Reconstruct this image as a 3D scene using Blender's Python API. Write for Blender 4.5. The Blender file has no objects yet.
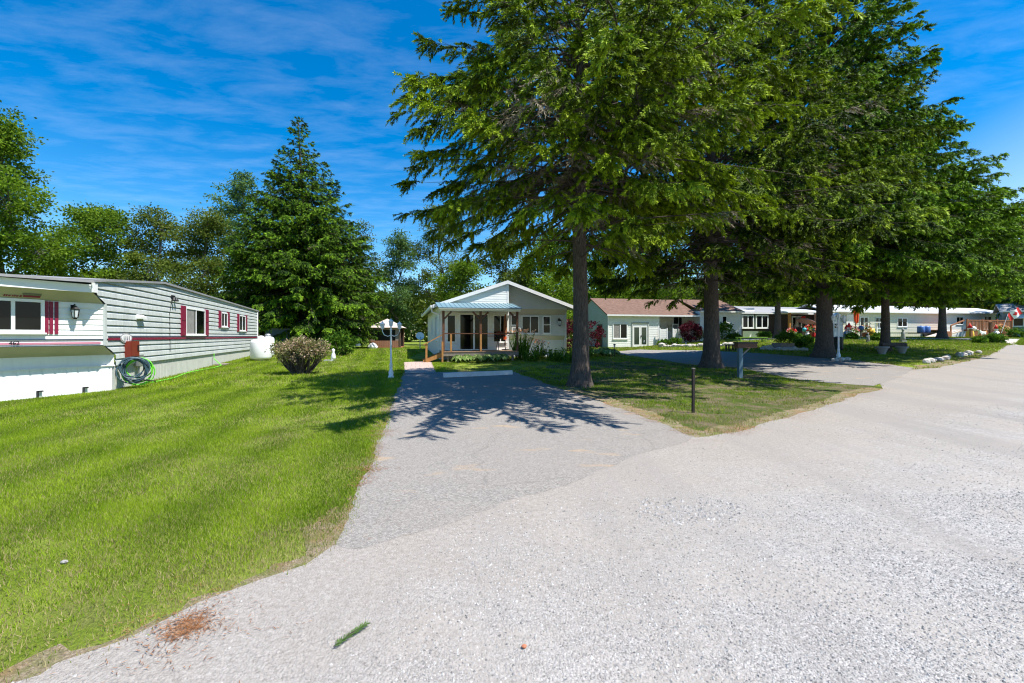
import bpy, bmesh, math, random
import numpy as np
from mathutils import Vector, Matrix
from mathutils.geometry import delaunay_2d_cdt

random.seed(7)
RNG = np.random.default_rng(11)
sc = bpy.context.scene
COL = sc.collection
PI = math.pi
F = 455.0           # focal length in pixels of a 1024 px wide picture
EYE = 1.6           # camera height
HZ = 336.0          # horizon row

# ------------------------------------------------------------------ terrain
AX = [-400, -20, -10, 0, 11, 16, 21, 29, 37, 400]
AV = [.42, .42, .45, .5, .55, .9, 1.33, 1.42, 1.45, 1.45]


def G(x, y):
    a = np.interp(x, AX, AV)
    t = np.clip((np.asarray(y, dtype=float) - 8) / 34, 0, 1)
    r = a * (3 * t * t - 2 * t ** 3)
    return float(r) if np.ndim(r) == 0 else r


def gp(u, v):
    """point of the ground seen at a measured place of the photograph"""
    k = (u - 512) / F
    q = (v - HZ) / F
    Y = 1.0
    while Y < 140:
        if EYE - q * Y <= G(k * Y, Y):
            break
        Y += 0.04
    return Vector((k * Y, Y, G(k * Y, Y)))


def at(u, v, Y):
    return Vector(((u - 512) / F * Y, Y, EYE + (HZ - v) / F * Y))


# ------------------------------------------------------------------ objects
def thing(name, label, cat, loc=(0, 0, 0), rz=0.0, group=None):
    o = bpy.data.objects.new(name, None)
    o.empty_display_size = .2
    COL.objects.link(o)
    o.location = loc
    o.rotation_euler = (0, 0, rz)
    return tag(o, label, cat, group)


def tag(o, label, cat, group=None):
    o['label'] = label
    o['category'] = cat
    if group:
        o['group'] = group
    return o


def dup(root, loc, rz=0.0, scale=1.0, label=None, group=None):
    r = root.copy()
    COL.objects.link(r)
    r.location = loc
    r.rotation_euler = (0, 0, rz)
    r.scale = (scale,) * 3
    if label:
        r['label'] = label
    if group:
        r['group'] = group
    for ch in list(root.children):
        c = ch.copy()
        COL.objects.link(c)
        c.parent = r
        for g in list(ch.children):
            d = g.copy()
            COL.objects.link(d)
            d.parent = c
    return r


class MB:
    def __init__(self, M=None):
        self.v = []
        self.f = []
        self.mi = []
        self.M = M or Matrix.Identity(4)
        self.cur = 0

    def add(self, vs, fs):
        n = len(self.v)
        self.v += [tuple(self.M @ Vector(p)) for p in vs]
        self.f += [tuple(n + i for i in f) for f in fs]
        self.mi += [self.cur] * len(fs)
        return self

    def box(self, x0, x1, y0, y1, z0, z1):
        return self.add([(x0, y0, z0), (x1, y0, z0), (x1, y1, z0), (x0, y1, z0),
                         (x0, y0, z1), (x1, y0, z1), (x1, y1, z1), (x0, y1, z1)],
                        [(0, 3, 2, 1), (4, 5, 6, 7), (0, 1, 5, 4), (1, 2, 6, 5), (2, 3, 7, 6), (3, 0, 4, 7)])

    def poly(self, *pts):
        return self.add(pts, [tuple(range(len(pts)))])

    def prism(self, pts, off):
        """polygon of 3-D points pushed along the vector off"""
        n = len(pts)
        o = Vector(off)
        vs = [Vector(p) for p in pts] + [Vector(p) + o for p in pts]
        fs = [tuple(range(n))[::-1], tuple(range(n, 2 * n))]
        fs += [(i, (i + 1) % n, n + (i + 1) % n, n + i) for i in range(n)]
        return self.add([tuple(p) for p in vs], fs)

    def beam(self, p, q, w, h=None):
        """square bar from p to q"""
        h = h or w
        p, q = Vector(p), Vector(q)
        d = (q - p).normalized()
        up = Vector((0, 0, 1)) if abs(d.z) < .95 else Vector((0, 1, 0))
        s = d.cross(up).normalized()
        t = s.cross(d)
        c = [s * w / 2 + t * h / 2, -s * w / 2 + t * h / 2, -s * w / 2 - t * h / 2, s * w / 2 - t * h / 2]
        return self.add([tuple(p + k) for k in c] + [tuple(q + k) for k in c],
                        [(0, 1, 2, 3), (7, 6, 5, 4), (0, 4, 5, 1), (1, 5, 6, 2), (2, 6, 7, 3), (3, 7, 4, 0)])

    def tube(self, pts, rad, n=8, cap=True):
        pts = [Vector(p) for p in pts]
        if not isinstance(rad, (list, tuple)):
            rad = [rad] * len(pts)
        vs, fs = [], []
        for i, p in enumerate(pts):
            a, b = pts[max(0, i - 1)], pts[min(len(pts) - 1, i + 1)]
            d = (b - a).normalized()
            up = Vector((0, 0, 1)) if abs(d.z) < .9 else Vector((1, 0, 0))
            s = d.cross(up).normalized()
            t = s.cross(d)
            for k in range(n):
                w = 2 * PI * k / n
                vs.append(tuple(p + (s * math.cos(w) + t * math.sin(w)) * rad[i]))
        for i in range(len(pts) - 1):
            for k in range(n):
                k2 = (k + 1) % n
                fs.append((i * n + k, i * n + k2, (i + 1) * n + k2, (i + 1) * n + k))
        if cap:
            fs.append(tuple(range(n))[::-1])
            fs.append(tuple(range((len(pts) - 1) * n, len(pts) * n)))
        return self.add(vs, fs)

    def lathe(self, prof, c=(0, 0, 0), n=16):
        vs, fs = [], []
        for r, z in prof:
            for k in range(n):
                w = 2 * PI * k / n
                vs.append((c[0] + r * math.cos(w), c[1] + r * math.sin(w), c[2] + z))
        m = len(prof)
        for i in range(m - 1):
            for k in range(n):
                k2 = (k + 1) % n
                fs.append((i * n + k, i * n + k2, (i + 1) * n + k2, (i + 1) * n + k))
        fs.append(tuple(range(n))[::-1])
        fs.append(tuple(range((m - 1) * n, m * n)))
        return self.add(vs, fs)

    def rock(self, c, sx, sy, sz, seed=0, n=2):
        bm = bmesh.new()
        bmesh.ops.create_icosphere(bm, subdivisions=n, radius=1)
        r = random.Random(seed)
        ph = [r.uniform(0, 6) for _ in range(9)]
        vs = []
        for v in bm.verts:
            k = 1 + .16 * math.sin(3 * v.co.x + ph[0]) + .14 * math.sin(3.3 * v.co.y + ph[1]) + .12 * math.sin(4 * v.co.z + ph[2]) + r.uniform(-.06, .06)
            vs.append((c[0] + v.co.x * sx * k, c[1] + v.co.y * sy * k, c[2] + v.co.z * sz * k))
        fs = [tuple(v.index for v in f.verts) for f in bm.faces]
        bm.free()
        return self.add(vs, fs)

    def build(self, name, mats, parent=None, smooth=False, bevel=0):
        me = bpy.data.meshes.new(name)
        me.from_pydata(self.v, [], self.f)
        if not isinstance(mats, (list, tuple)):
            mats = [mats]
        for m in mats:
            me.materials.append(m)
        if len(mats) > 1:
            me.polygons.foreach_set('material_index', self.mi)
        if smooth:
            me.polygons.foreach_set('use_smooth', [True] * len(me.polygons))
        bm = bmesh.new()
        bm.from_mesh(me)
        bmesh.ops.recalc_face_normals(bm, faces=bm.faces)
        bm.to_mesh(me)
        bm.free()
        me.update()
        o = bpy.data.objects.new(name, me)
        COL.objects.link(o)
        if parent:
            o.parent = parent
        if bevel:
            b = o.modifiers.new('bevel', 'BEVEL')
            b.width = bevel
            b.segments = 2
            b.limit_method = 'ANGLE'
        return o


def np_mesh(name, V, nper, mats, parent=None, tint=None, loc=None):
    """mesh of equal polygons with nper corners each, V is (n*nper,3)"""
    V = np.ascontiguousarray(V, dtype=np.float32)
    n = len(V) // nper
    me = bpy.data.meshes.new(name)
    me.vertices.add(len(V))
    me.vertices.foreach_set('co', V.ravel())
    me.loops.add(len(V))
    me.loops.foreach_set('vertex_index', np.arange(len(V), dtype=np.int32))
    me.polygons.add(n)
    me.polygons.foreach_set('loop_start', np.arange(0, len(V), nper, dtype=np.int32))
    if tint is not None:
        at_ = me.attributes.new('tint', 'FLOAT', 'FACE')
        at_.data.foreach_set('value', np.ascontiguousarray(tint, dtype=np.float32))
    me.update(calc_edges=True)
    for m in (mats if isinstance(mats, (list, tuple)) else [mats]):
        me.materials.append(m)
    o = bpy.data.objects.new(name, me)
    COL.objects.link(o)
    if parent:
        o.parent = parent
    if loc is not None:
        o.location = loc
    return o


# ------------------------------------------------------------------ materials
class NT:
    def __init__(self, name):
        self.m = bpy.data.materials.new(name)
        self.m.use_nodes = True
        self.t = self.m.node_tree
        self.t.nodes.clear()
        self.out = self.n('ShaderNodeOutputMaterial')

    def n(self, typ, **kw):
        x = self.t.nodes.new(typ)
        for k, v in kw.items():
            if k.startswith('i_'):
                x.inputs[k[2:].replace('_', ' ')].default_value = v
            else:
                setattr(x, k, v)
        return x

    def l(self, a, b):
        self.t.links.new(a, b)

    def noise(self, scale, detail=4, rough=.55, vec=None, dist=0.0):
        x = self.n('ShaderNodeTexNoise')
        x.inputs['Scale'].default_value = scale
        x.inputs['Detail'].default_value = detail
        x.inputs['Roughness'].default_value = rough
        x.inputs['Distortion'].default_value = dist
        if vec is not None:
            self.l(vec, x.inputs['Vector'])
        return x.outputs['Fac']

    def ramp(self, fac, stops, interp='LINEAR'):
        r = self.n('ShaderNodeValToRGB')
        cr = r.color_ramp
        cr.interpolation = interp
        while len(cr.elements) < len(stops):
            cr.elements.new(.5)
        for e, (p, c) in zip(cr.elements, stops):
            e.position = p
            e.color = (*c, 1) if len(c) == 3 else c
        self.l(fac, r.inputs['Fac'])
        return r.outputs['Color']

    def mix(self, fac, a, b, mode='MIX'):
        x = self.n('ShaderNodeMix', data_type='RGBA', blend_type=mode)
        for s, v in ((x.inputs[0], fac), (x.inputs[6], a), (x.inputs[7], b)):
            if isinstance(v, (int, float)):
                s.default_value = v
            elif isinstance(v, tuple):
                s.default_value = (*v, 1)
            else:
                self.l(v, s)
        return x.outputs[2]

    def math(self, op, a, b=None):
        x = self.n('ShaderNodeMath', operation=op)
        for s, v in zip(x.inputs, (a, b)):
            if v is None:
                continue
            if isinstance(v, (int, float)):
                s.default_value = v
            else:
                self.l(v, s)
        return x.outputs[0]

    def bump(self, h, dist=.01, strength=1.0):
        b = self.n('ShaderNodeBump')
        b.inputs['Distance'].default_value = dist
        b.inputs['Strength'].default_value = strength
        self.l(h, b.inputs['Height'])
        return b.outputs['Normal']

    def bsdf(self, col, rough=.6, metal=0.0, normal=None, spec=.4):
        b = self.n('ShaderNodeBsdfPrincipled')
        if isinstance(col, tuple):
            b.inputs['Base Color'].default_value = (*col, 1)
        else:
            self.l(col, b.inputs['Base Color'])
        if isinstance(rough, (int, float)):
            b.inputs['Roughness'].default_value = rough
        else:
            self.l(rough, b.inputs['Roughness'])
        b.inputs['Metallic'].default_value = metal
        b.inputs['Specular IOR Level'].default_value = spec
        if normal is not None:
            self.l(normal, b.inputs['Normal'])
        return b.outputs[0]

    def end(self, s):
        self.l(s, self.out.inputs['Surface'])
        return self.m

    def pos(self, sx=1, sy=1, sz=1, rz=0.0, obj=False):
        if obj:
            p = self.n('ShaderNodeTexCoord').outputs['Object']
        else:
            p = self.n('ShaderNodeNewGeometry').outputs['Position']
        mp = self.n('ShaderNodeMapping')
        mp.inputs['Scale'].default_value = (sx, sy, sz)
        mp.inputs['Rotation'].default_value = (0, 0, rz)
        self.l(p, mp.inputs['Vector'])
        return mp.outputs[0]


def mul(c, k):
    return tuple(min(1, max(0, x * k)) for x in c)


_pm = {}


def pm(name, col, rough=.6, var=.12, scale=2.0, metal=0.0, bump=0.0, bscale=40, spec=.4, dirt=0.0):
    if name in _pm:
        return _pm[name]
    t = NT(name)
    p = t.pos(obj=True)
    c = t.ramp(t.noise(scale, 6, .65, p), [(.3, mul(col, 1 - var)), (.7, mul(col, 1 + var * .6))])
    if dirt:
        st = t.noise(1.3, 5, .7, t.pos(6, 6, .6, obj=True))
        c = t.mix(t.math('MULTIPLY', t.ramp(st, [(.45, (0, 0, 0)), (.75, (1, 1, 1))]), dirt), c, mul(col, .55))
    nrm = t.bump(t.noise(bscale, 4, .6, p), bump) if bump else None
    _pm[name] = t.end(t.bsdf(c, rough, metal, nrm, spec))
    return _pm[name]


def leafmat(name, stops, trans=.35, rough=.55):
    """stops along the tint attribute (new growth, old growth, dead twigs)"""
    t = NT(name)
    a = t.n('ShaderNodeAttribute', attribute_name='tint').outputs['Fac']
    c = t.ramp(a, stops)
    d = t.bsdf(c, rough, spec=.08)
    tr = t.n('ShaderNodeBsdfTranslucent')
    t.l(t.mix(.5, c, (1.0, .95, .25), 'MULTIPLY'), tr.inputs['Color'])
    mx = t.n('ShaderNodeMixShader')
    mx.inputs[0].default_value = trans
    t.l(d, mx.inputs[1])
    t.l(tr.outputs[0], mx.inputs[2])
    return t.end(mx.outputs[0])


M_SPRUCE = leafmat('spruce_needles', [(0, (.36, .31, .24)), (.10, (.22, .18, .12)), (.13, (.018, .036, .007)), (.4, (.058, .098, .009)), (.75, (.15, .235, .013)), (1, (.31, .42, .022))], .16)
M_SPRUCE2 = leafmat('dense_spruce_needles', [(0, (.16, .13, .08)), (.10, (.13, .11, .06)), (.13, (.018, .042, .009)), (.4, (.055, .112, .010)), (.75, (.125, .24, .014)), (1, (.24, .41, .022))], .16)
M_LEAF = leafmat('broadleaf', [(0, (.055, .11, .012)), (.5, (.12, .21, .016)), (1, (.23, .35, .03))], .45)
M_LEAFO = leafmat('olive_leaf', [(0, (.05, .08, .016)), (.5, (.105, .15, .022)), (1, (.19, .23, .045))], .38)
M_LEAFL = leafmat('pale_leaf', [(0, (.05, .10, .03)), (.5, (.09, .17, .05)), (1, (.16, .26, .08))], .42)
M_BUSH = leafmat('variegated_leaf', [(0, (.08, .10, .03)), (.35, (.19, .21, .07)), (.55, (.36, .31, .18)), (.75, (.48, .32, .25)), (1, (.56, .47, .37))], .3)
M_RED = leafmat('purple_leaf', [(0, (.035, .006, .012)), (.6, (.09, .012, .025)), (1, (.16, .03, .05))], .25)
M_HOSTA = leafmat('hosta_leaf', [(0, (.05, .11, .02)), (.5, (.13, .22, .05)), (.75, (.35, .42, .16)), (1, (.6, .62, .36))], .3)
M_GREEN = leafmat('garden_leaf', [(0, (.03, .08, .012)), (.5, (.08, .17, .02)), (1, (.17, .30, .035))], .35)
M_GRASS = leafmat('grass_blade', [(0, (.38, .32, .17)), (.16, (.30, .27, .10)), (.22, (.095, .17, .010)), (.6, (.195, .305, .014)), (1, (.30, .40, .028))], .3, .55)
M_LITTER = leafmat('fallen_needle', [(0, (.12, .055, .022)), (.5, (.24, .105, .045)), (1, (.36, .20, .11))], 0.05, .8)
M_PETAL = leafmat('petal', [(0, (.75, .30, .18)), (.5, (.85, .50, .34)), (1, (.9, .72, .55))], .3)
M_PETALR = leafmat('red_petal', [(0, (.5, .02, .03)), (.5, (.75, .08, .05)), (.7, (.85, .35, .4)), (1, (.9, .8, .8))], .3)


def bark(name, a, b):
    t = NT(name)
    p = t.pos(9, 9, 2.2, obj=True)
    n = t.noise(3, 8, .7, p, .6)
    c = t.ramp(n, [(.3, a), (.62, b), (.8, mul(b, 1.5))])
    return t.end(t.bsdf(c, .9, 0, t.bump(n, .05), .2))


M_BARK = bark('spruce_bark', (.035, .026, .021), (.13, .105, .09))
M_BARK2 = bark('grey_bark', (.05, .045, .038), (.19, .17, .145))

WHITE = pm('white_siding', (.84, .84, .82), .45, .05, 1.2, dirt=.18)
WHITE2 = pm('white_trim', (.82, .82, .82), .4, .04)
CREAM = pm('cream_siding', (.66, .64, .54), .5, .06, 1.0, dirt=.2)
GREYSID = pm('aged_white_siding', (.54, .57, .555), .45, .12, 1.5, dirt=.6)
TAN = pm('tan_board', (.42, .40, .31), .55, .10, 2)
SKIRTW = pm('white_skirting', (.80, .81, .82), .5, .05, 2, dirt=.25)
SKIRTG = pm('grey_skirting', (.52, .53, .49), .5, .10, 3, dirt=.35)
MAROON = pm('maroon_paint', (.22, .012, .045), .45, .12, 6)
NAVY = pm('navy_paint', (.03, .05, .09), .45, .1)
ROOFG = pm('grey_roof_metal', (.30, .30, .31), .5, .15, 1.2, dirt=.3)
ROOFW = pm('white_roof_metal', (.72, .75, .76), .35, .06, 1, metal=.0, dirt=.15)
BLUEMETAL = pm('blue_steel_roof', (.16, .26, .30), .4, .08, 1)
SHADESID = pm('shaded_gable_siding', (.36, .42, .38), .55, .08, 1, dirt=.15)  # shade on the side-facing gable is put into this siding colour
WOOD = pm('golden_deck_wood', (.42, .20, .06), .6, .25, 7, dirt=.2)
WOODR = pm('red_brown_deck_wood', (.36, .15, .07), .65, .25, 6, dirt=.3)
WOODD = pm('dark_stained_wood', (.13, .055, .028), .6, .25, 7)
BROWN = pm('dark_brown_siding', (.045, .03, .024), .6, .15, 2)
BLACK = pm('black_metal', (.012, .012, .013), .45, .2, 5)
DARK = pm('dark_interior', (.015, .014, .013), .9, .1)
STEEL = pm('galvanised_steel', (.45, .46, .47), .4, .1, 4, metal=.7)
REDBR = pm('rusty_red_paint', (.20, .028, .014), .5, .2, 6)
WEATHER = pm('weathered_grey_wood', (.24, .20, .17), .8, .25, 6)
CONCW = pm('painted_concrete', (.58, .60, .62), .75, .15, 5, bump=.004)
STONEM = pm('pale_field_stone', (.50, .46, .41), .85, .22, 5, bump=.01, bscale=18)
STONEG = pm('grey_stone', (.30, .29, .28), .85, .2, 5, bump=.01, bscale=18)
TANKW = pm('white_tank_enamel', (.82, .83, .84), .3, .03, 2)
BLUESID = pm('blue_grey_siding', (.20, .28, .31), .6, .08, 1)
SHEDB = pm('slate_blue_board', (.10, .15, .20), .6, .12, 2)
CURTAIN = pm('curtain_cloth', (.26, .25, .24), .9, .25, 6)
REDC = pm('red_cloth', (.62, .02, .02), .7, .15, 4)
ORANGEC = pm('orange_red_cloth', (.80, .10, .02), .7, .15, 4)
PINKC = pm('pale_pink_cloth', (.72, .45, .52), .7, .1, 4)
BLUEP = pm('blue_plastic', (.07, .16, .42), .45, .1, 4)
YELLOWP = pm('yellow_plastic', (.75, .48, .05), .5, .1, 4)
TEALP = pm('teal_plastic', (.05, .42, .50), .5, .1, 4)
SOIL = pm('dark_soil', (.07, .05, .035), .95, .3, 6)
TERRA = pm('terracotta', (.40, .15, .08), .8, .15, 5)
HOSET = pm('blue_grey_hose', (.045, .085, .11), .45, .3, 9)
HOSEG = pm('lime_hose', (.16, .62, .04), .45, .1, 9)


def shingle_mat():
    t = NT('brown_shingle')
    p = t.pos(obj=True)
    n = t.noise(3.2, 4, .6, t.pos(1, 1, 3, obj=True))
    c = t.ramp(n, [(.3, (.115, .068, .05)), (.7, (.20, .122, .09))])
    return t.end(t.bsdf(c, .85, 0, t.bump(t.noise(30, 3, .6, p), .01), .2))


SHINGLE = shingle_mat()


def glass_mat():
    t = NT('window_glass')
    n = t.noise(.8, 2, .5, t.pos(obj=True))
    c = t.ramp(n, [(.4, (.003, .004, .004)), (.75, (.012, .014, .013))])
    return t.end(t.bsdf(c, .06, 0, None, .18))


GLASS = glass_mat()


def lamp_glass():
    t = NT('frosted_lamp_glass')
    return t.end(t.bsdf((.62, .66, .68), .25, 0, None, .5))


LAMPG = lamp_glass()


def ground_mat():
    t = NT('turf')
    p = t.pos()
    big = t.noise(.35, 5, .6, p)
    mid = t.noise(2.2, 6, .65, p)
    fine = t.noise(38, 4, .7, p)
    g = t.ramp(fine, [(.28, (.05, .08, .010)), (.5, (.13, .185, .018)), (.72, (.22, .27, .04))])
    d = t.ramp(fine, [(.3, (.11, .085, .045)), (.7, (.26, .21, .12))])
    k = t.ramp(t.math('ADD', t.math('MULTIPLY', big, .5), t.math('MULTIPLY', mid, .5)), [(.52, (0, 0, 0)), (.62, (1, 1, 1))])
    # mown stripes, running with the side of the mobile home
    w = t.n('ShaderNodeTexWave', wave_type='BANDS', bands_direction='X')
    w.inputs['Scale'].default_value = .32
    w.inputs['Distortion'].default_value = 1.2
    w.inputs['Detail'].default_value = 1.0
    w.inputs['Detail Scale'].default_value = .5
    t.l(t.pos(1, 1, 1, .27), w.inputs['Vector'])
    g2 = t.mix(t.math('MULTIPLY', w.outputs['Fac'], .5), g, (.27, .32, .06))
    c = t.mix(t.math('MULTIPLY', k, .55), g2, d)
    return t.end(t.bsdf(c, .95, 0, t.bump(t.noise(60, 3, .7, p), .03), .1))


def gravel_mat():
    t = NT('gravel')
    p = t.pos()
    v1 = t.n('ShaderNodeTexVoronoi', feature='F1')
    v1.inputs['Scale'].default_value = 60
    t.l(p, v1.inputs['Vector'])
    v2 = t.n('ShaderNodeTexVoronoi', feature='F1')
    v2.inputs['Scale'].default_value = 150
    t.l(p, v2.inputs['Vector'])
    sep = t.n('ShaderNodeSeparateColor')
    t.l(v1.outputs['Color'], sep.inputs[0])
    sep2 = t.n('ShaderNodeSeparateColor')
    t.l(v2.outputs['Color'], sep2.inputs[0])
    st = t.ramp(sep.outputs[0], [(0, (.13, .13, .135)), (.3, (.32, .312, .302)), (.7, (.43, .42, .406)), (1, (.60, .56, .555))])
    st2 = t.ramp(sep2.outputs[0], [(0, (.17, .155, .145)), (.5, (.35, .335, .32)), (1, (.48, .465, .45))])
    big = t.noise(.32, 6, .62, p, .4)
    mid = t.noise(1.6, 6, .65, p, .3)
    fines = t.ramp(t.noise(24, 5, .7, p), [(.3, (.23, .208, .188)), (.7, (.37, .345, .318))])
    c = t.mix(.5, st, st2)
    k = t.ramp(t.math('ADD', t.math('MULTIPLY', big, .55), t.math('MULTIPLY', mid, .45)), [(.43, (0, 0, 0)), (.57, (1, 1, 1))])
    c = t.mix(t.math('MULTIPLY', k, .8), c, fines)
    g = t.n('ShaderNodeVectorMath', operation='DOT_PRODUCT')
    t.l(p, g.inputs[0])
    g.inputs[1].default_value = (.56, -.83, 0)
    wob = t.math('ADD', g.outputs['Value'], t.math('MULTIPLY', t.math('SUBTRACT', t.noise(.7, 5, .6, p), .5), 3.2))
    apron = t.ramp(t.math('MULTIPLY', t.math('ADD', wob, 6.5), .12), [(.0, (1, 1, 1)), (.38, (.9, .9, .9)), (.66, (0, 0, 0))])
    c = t.mix(t.math('MULTIPLY', apron, .85), c, t.ramp(t.noise(30, 5, .75, p), [(.25, (.165, .145, .124)), (.5, (.272, .243, .213)), (.75, (.385, .355, .322))]))
    k = t.math('MAXIMUM', k, t.math('MULTIPLY', apron, .8))
    # wheel tracks that follow the road: darker packed strips
    w = t.noise(.75, 5, .62, t.pos(1, .07, 1, .80))
    c = t.mix(t.math('MULTIPLY', t.ramp(w, [(.47, (0, 0, 0)), (.60, (1, 1, 1))]), .62), c, (.25, .232, .218))
    h = t.math('ADD', t.math('MULTIPLY', v1.outputs['Distance'], -1.0), t.math('MULTIPLY', v2.outputs['Distance'], -.5))
    hk = t.math('MULTIPLY', h, t.math('SUBTRACT', 1.0, t.math('MULTIPLY', k, .6)))
    return t.end(t.bsdf(c, .9, 0, t.bump(hk, .012), .15))


def asphalt_mat(name, light=1.0):
    t = NT(name)
    p = t.pos()
    v = t.n('ShaderNodeTexVoronoi', feature='F1')
    v.inputs['Scale'].default_value = 85
    t.l(p, v.inputs['Vector'])
    sep = t.n('ShaderNodeSeparateColor')
    t.l(v.outputs['Color'], sep.inputs[0])
    c = t.ramp(sep.outputs[0], [(0, mul((.185, .174, .162), light)), (.5, mul((.265, .246, .226), light)), (1, mul((.385, .362, .335), light))])
    big = t.noise(.5, 6, .65, p, .3)
    c = t.mix(t.math('MULTIPLY', t.ramp(big, [(.42, (0, 0, 0)), (.68, (1, 1, 1))]), .45), c, mul((.31, .275, .245), light))
    st = t.noise(1.1, 3, .5, t.pos(1, 2.2, 1, -.3))
    c = t.mix(t.math('MULTIPLY', t.ramp(st, [(.62, (0, 0, 0)), (.70, (1, 1, 1))]), .4), c, (.42, .29, .16))
    cr = t.n('ShaderNodeTexVoronoi', feature='DISTANCE_TO_EDGE')
    cr.inputs['Scale'].default_value = .33
    wv = t.n('ShaderNodeVectorMath', operation='ADD')
    t.l(p, wv.inputs[0])
    nn = t.n('ShaderNodeTexNoise')
    nn.inputs['Scale'].default_value = 1.1
    nn.inputs['Detail'].default_value = 6
    t.l(p, nn.inputs['Vector'])
    t.l(nn.outputs['Color'], wv.inputs[1])
    t.l(wv.outputs[0], cr.inputs['Vector'])
    ck = t.ramp(cr.outputs['Distance'], [(0, (1, 1, 1)), (.007, (0, 0, 0))])
    c = t.mix(t.math('MULTIPLY', ck, .3), c, (.10, .095, .09))
    h = t.math('MULTIPLY', v.outputs['Distance'], -1.0)
    return t.end(t.bsdf(c, .88, 0, t.bump(h, .006), .2))


def paver_mat():
    t = NT('paver')
    b = t.n('ShaderNodeTexBrick')
    b.inputs['Scale'].default_value = 1.0
    b.inputs['Brick Width'].default_value = .4
    b.inputs['Row Height'].default_value = .4
    b.inputs['Mortar Size'].default_value = .012
    b.inputs['Color1'].default_value = (.46, .33, .28, 1)
    b.inputs['Color2'].default_value = (.40, .31, .27, 1)
    b.inputs['Mortar'].default_value = (.16, .13, .11, 1)
    t.l(t.pos(1, 1, 1, -.2), b.inputs['Vector'])
    c = t.mix(.35, b.outputs['Color'], t.ramp(t.noise(9, 5, .7, t.pos()), [(.3, (.25, .2, .17)), (.7, (.55, .45, .4))]))
    return t.end(t.bsdf(c, .85, 0, None, .2))


M_GROUND = ground_mat()
M_GRAVEL = gravel_mat()


def dirt_mat():
    t = NT('bare_dirt')
    p = t.pos()
    c = t.ramp(t.noise(55, 6, .8, p), [(.3, (.07, .055, .035)), (.5, (.24, .19, .13)), (.7, (.42, .36, .27))])
    c = t.mix(t.ramp(t.noise(4, 6, .75, p), [(.45, (0, 0, 0)), (.6, (.8, .8, .8))]), c, (.12, .14, .035))
    c = t.mix(t.math('MULTIPLY', t.ramp(t.noise(1.6, 4, .6, p), [(.5, (0, 0, 0)), (.7, (1, 1, 1))]), .6), c, (.27, .13, .065))
    return t.end(t.bsdf(c, .95, 0, t.bump(t.noise(50, 4, .7, p), .02), .1))


M_DIRT = dirt_mat()


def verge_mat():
    t = NT('thin_turf')  # thin soil and turf, tones darkened to deepen the tree shade
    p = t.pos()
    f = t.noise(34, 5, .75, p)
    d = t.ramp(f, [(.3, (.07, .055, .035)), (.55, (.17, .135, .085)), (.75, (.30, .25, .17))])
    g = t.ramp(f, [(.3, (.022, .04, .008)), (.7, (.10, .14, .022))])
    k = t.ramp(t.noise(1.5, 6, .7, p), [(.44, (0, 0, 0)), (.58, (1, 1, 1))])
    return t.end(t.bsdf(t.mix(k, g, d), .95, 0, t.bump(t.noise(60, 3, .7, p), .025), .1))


M_VERGE = verge_mat()
M_ASPH = asphalt_mat('worn_asphalt', .85)
M_LANE = asphalt_mat('pale_lane', 1.6)
M_PAVER = paver_mat()
M_STONES = leafmat('road_stone', [(0, (.17, .165, .16)), (.3, (.28, .272, .262)), (.8, (.40, .39, .375)), (1, (.49, .48, .465))], 0.0, .9)


# ------------------------------------------------------------------ world, sun, camera
SUN = Vector((.927, -.375, 0)).normalized() * math.cos(math.radians(63))
SUN.z = math.sin(math.radians(63))
w = bpy.data.worlds.new('World')
sc.world = w
w.use_nodes = True
nt = w.node_tree
nt.nodes.clear()
out = nt.nodes.new('ShaderNodeOutputWorld')
bg = nt.nodes.new('ShaderNodeBackground')
bg.inputs['Strength'].default_value = .110
sky = nt.nodes.new('ShaderNodeTexSky')
sky.sky_type = 'NISHITA'
sky.sun_disc = False
sky.sun_elevation = math.radians(63)
sky.sun_rotation = math.atan2(SUN.x, SUN.y)
sky.altitude = 200
sky.air_density = 1.0
sky.dust_density = .15
sky.ozone_density = 2.2
hs = nt.nodes.new('ShaderNodeHueSaturation')
hs.inputs['Saturation'].default_value = 1.52
nt.links.new(sky.outputs[0], hs.inputs['Color'])
tc = nt.nodes.new('ShaderNodeTexCoord')
# wisps of cirrus on a flat layer high up: direction divided by its height
sx = nt.nodes.new('ShaderNodeSeparateXYZ')
nt.links.new(tc.outputs['Generated'], sx.inputs[0])
mz = nt.nodes.new('ShaderNodeMath'); mz.operation = 'MAXIMUM'; mz.inputs[1].default_value = .06
nt.links.new(sx.outputs[2], mz.inputs[0])
cb = nt.nodes.new('ShaderNodeCombineXYZ')
for i in (0, 1):
    dv = nt.nodes.new('ShaderNodeMath'); dv.operation = 'DIVIDE'
    nt.links.new(sx.outputs[i], dv.inputs[0]); nt.links.new(mz.outputs[0], dv.inputs[1])
    nt.links.new(dv.outputs[0], cb.inputs[i])
mp = nt.nodes.new('ShaderNodeMapping')
mp.inputs['Rotation'].default_value = (0, 0, math.radians(-38))
mp.inputs['Scale'].default_value = (1.0, 2.1, 1)
nt.links.new(cb.outputs[0], mp.inputs['Vector'])
n1 = nt.nodes.new('ShaderNodeTexNoise')
n1.inputs['Scale'].default_value = 2.6; n1.inputs['Detail'].default_value = 9; n1.inputs['Roughness'].default_value = .62; n1.inputs['Distortion'].default_value = .25
nt.links.new(mp.outputs[0], n1.inputs['Vector'])
cr = nt.nodes.new('ShaderNodeValToRGB')
cr.color_ramp.elements[0].position = .43; cr.color_ramp.elements[0].color = (0, 0, 0, 1)
cr.color_ramp.elements[1].position = .95; cr.color_ramp.elements[1].color = (.12, .12, .12, 1)
nt.links.new(n1.outputs['Fac'], cr.inputs[0])
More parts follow.
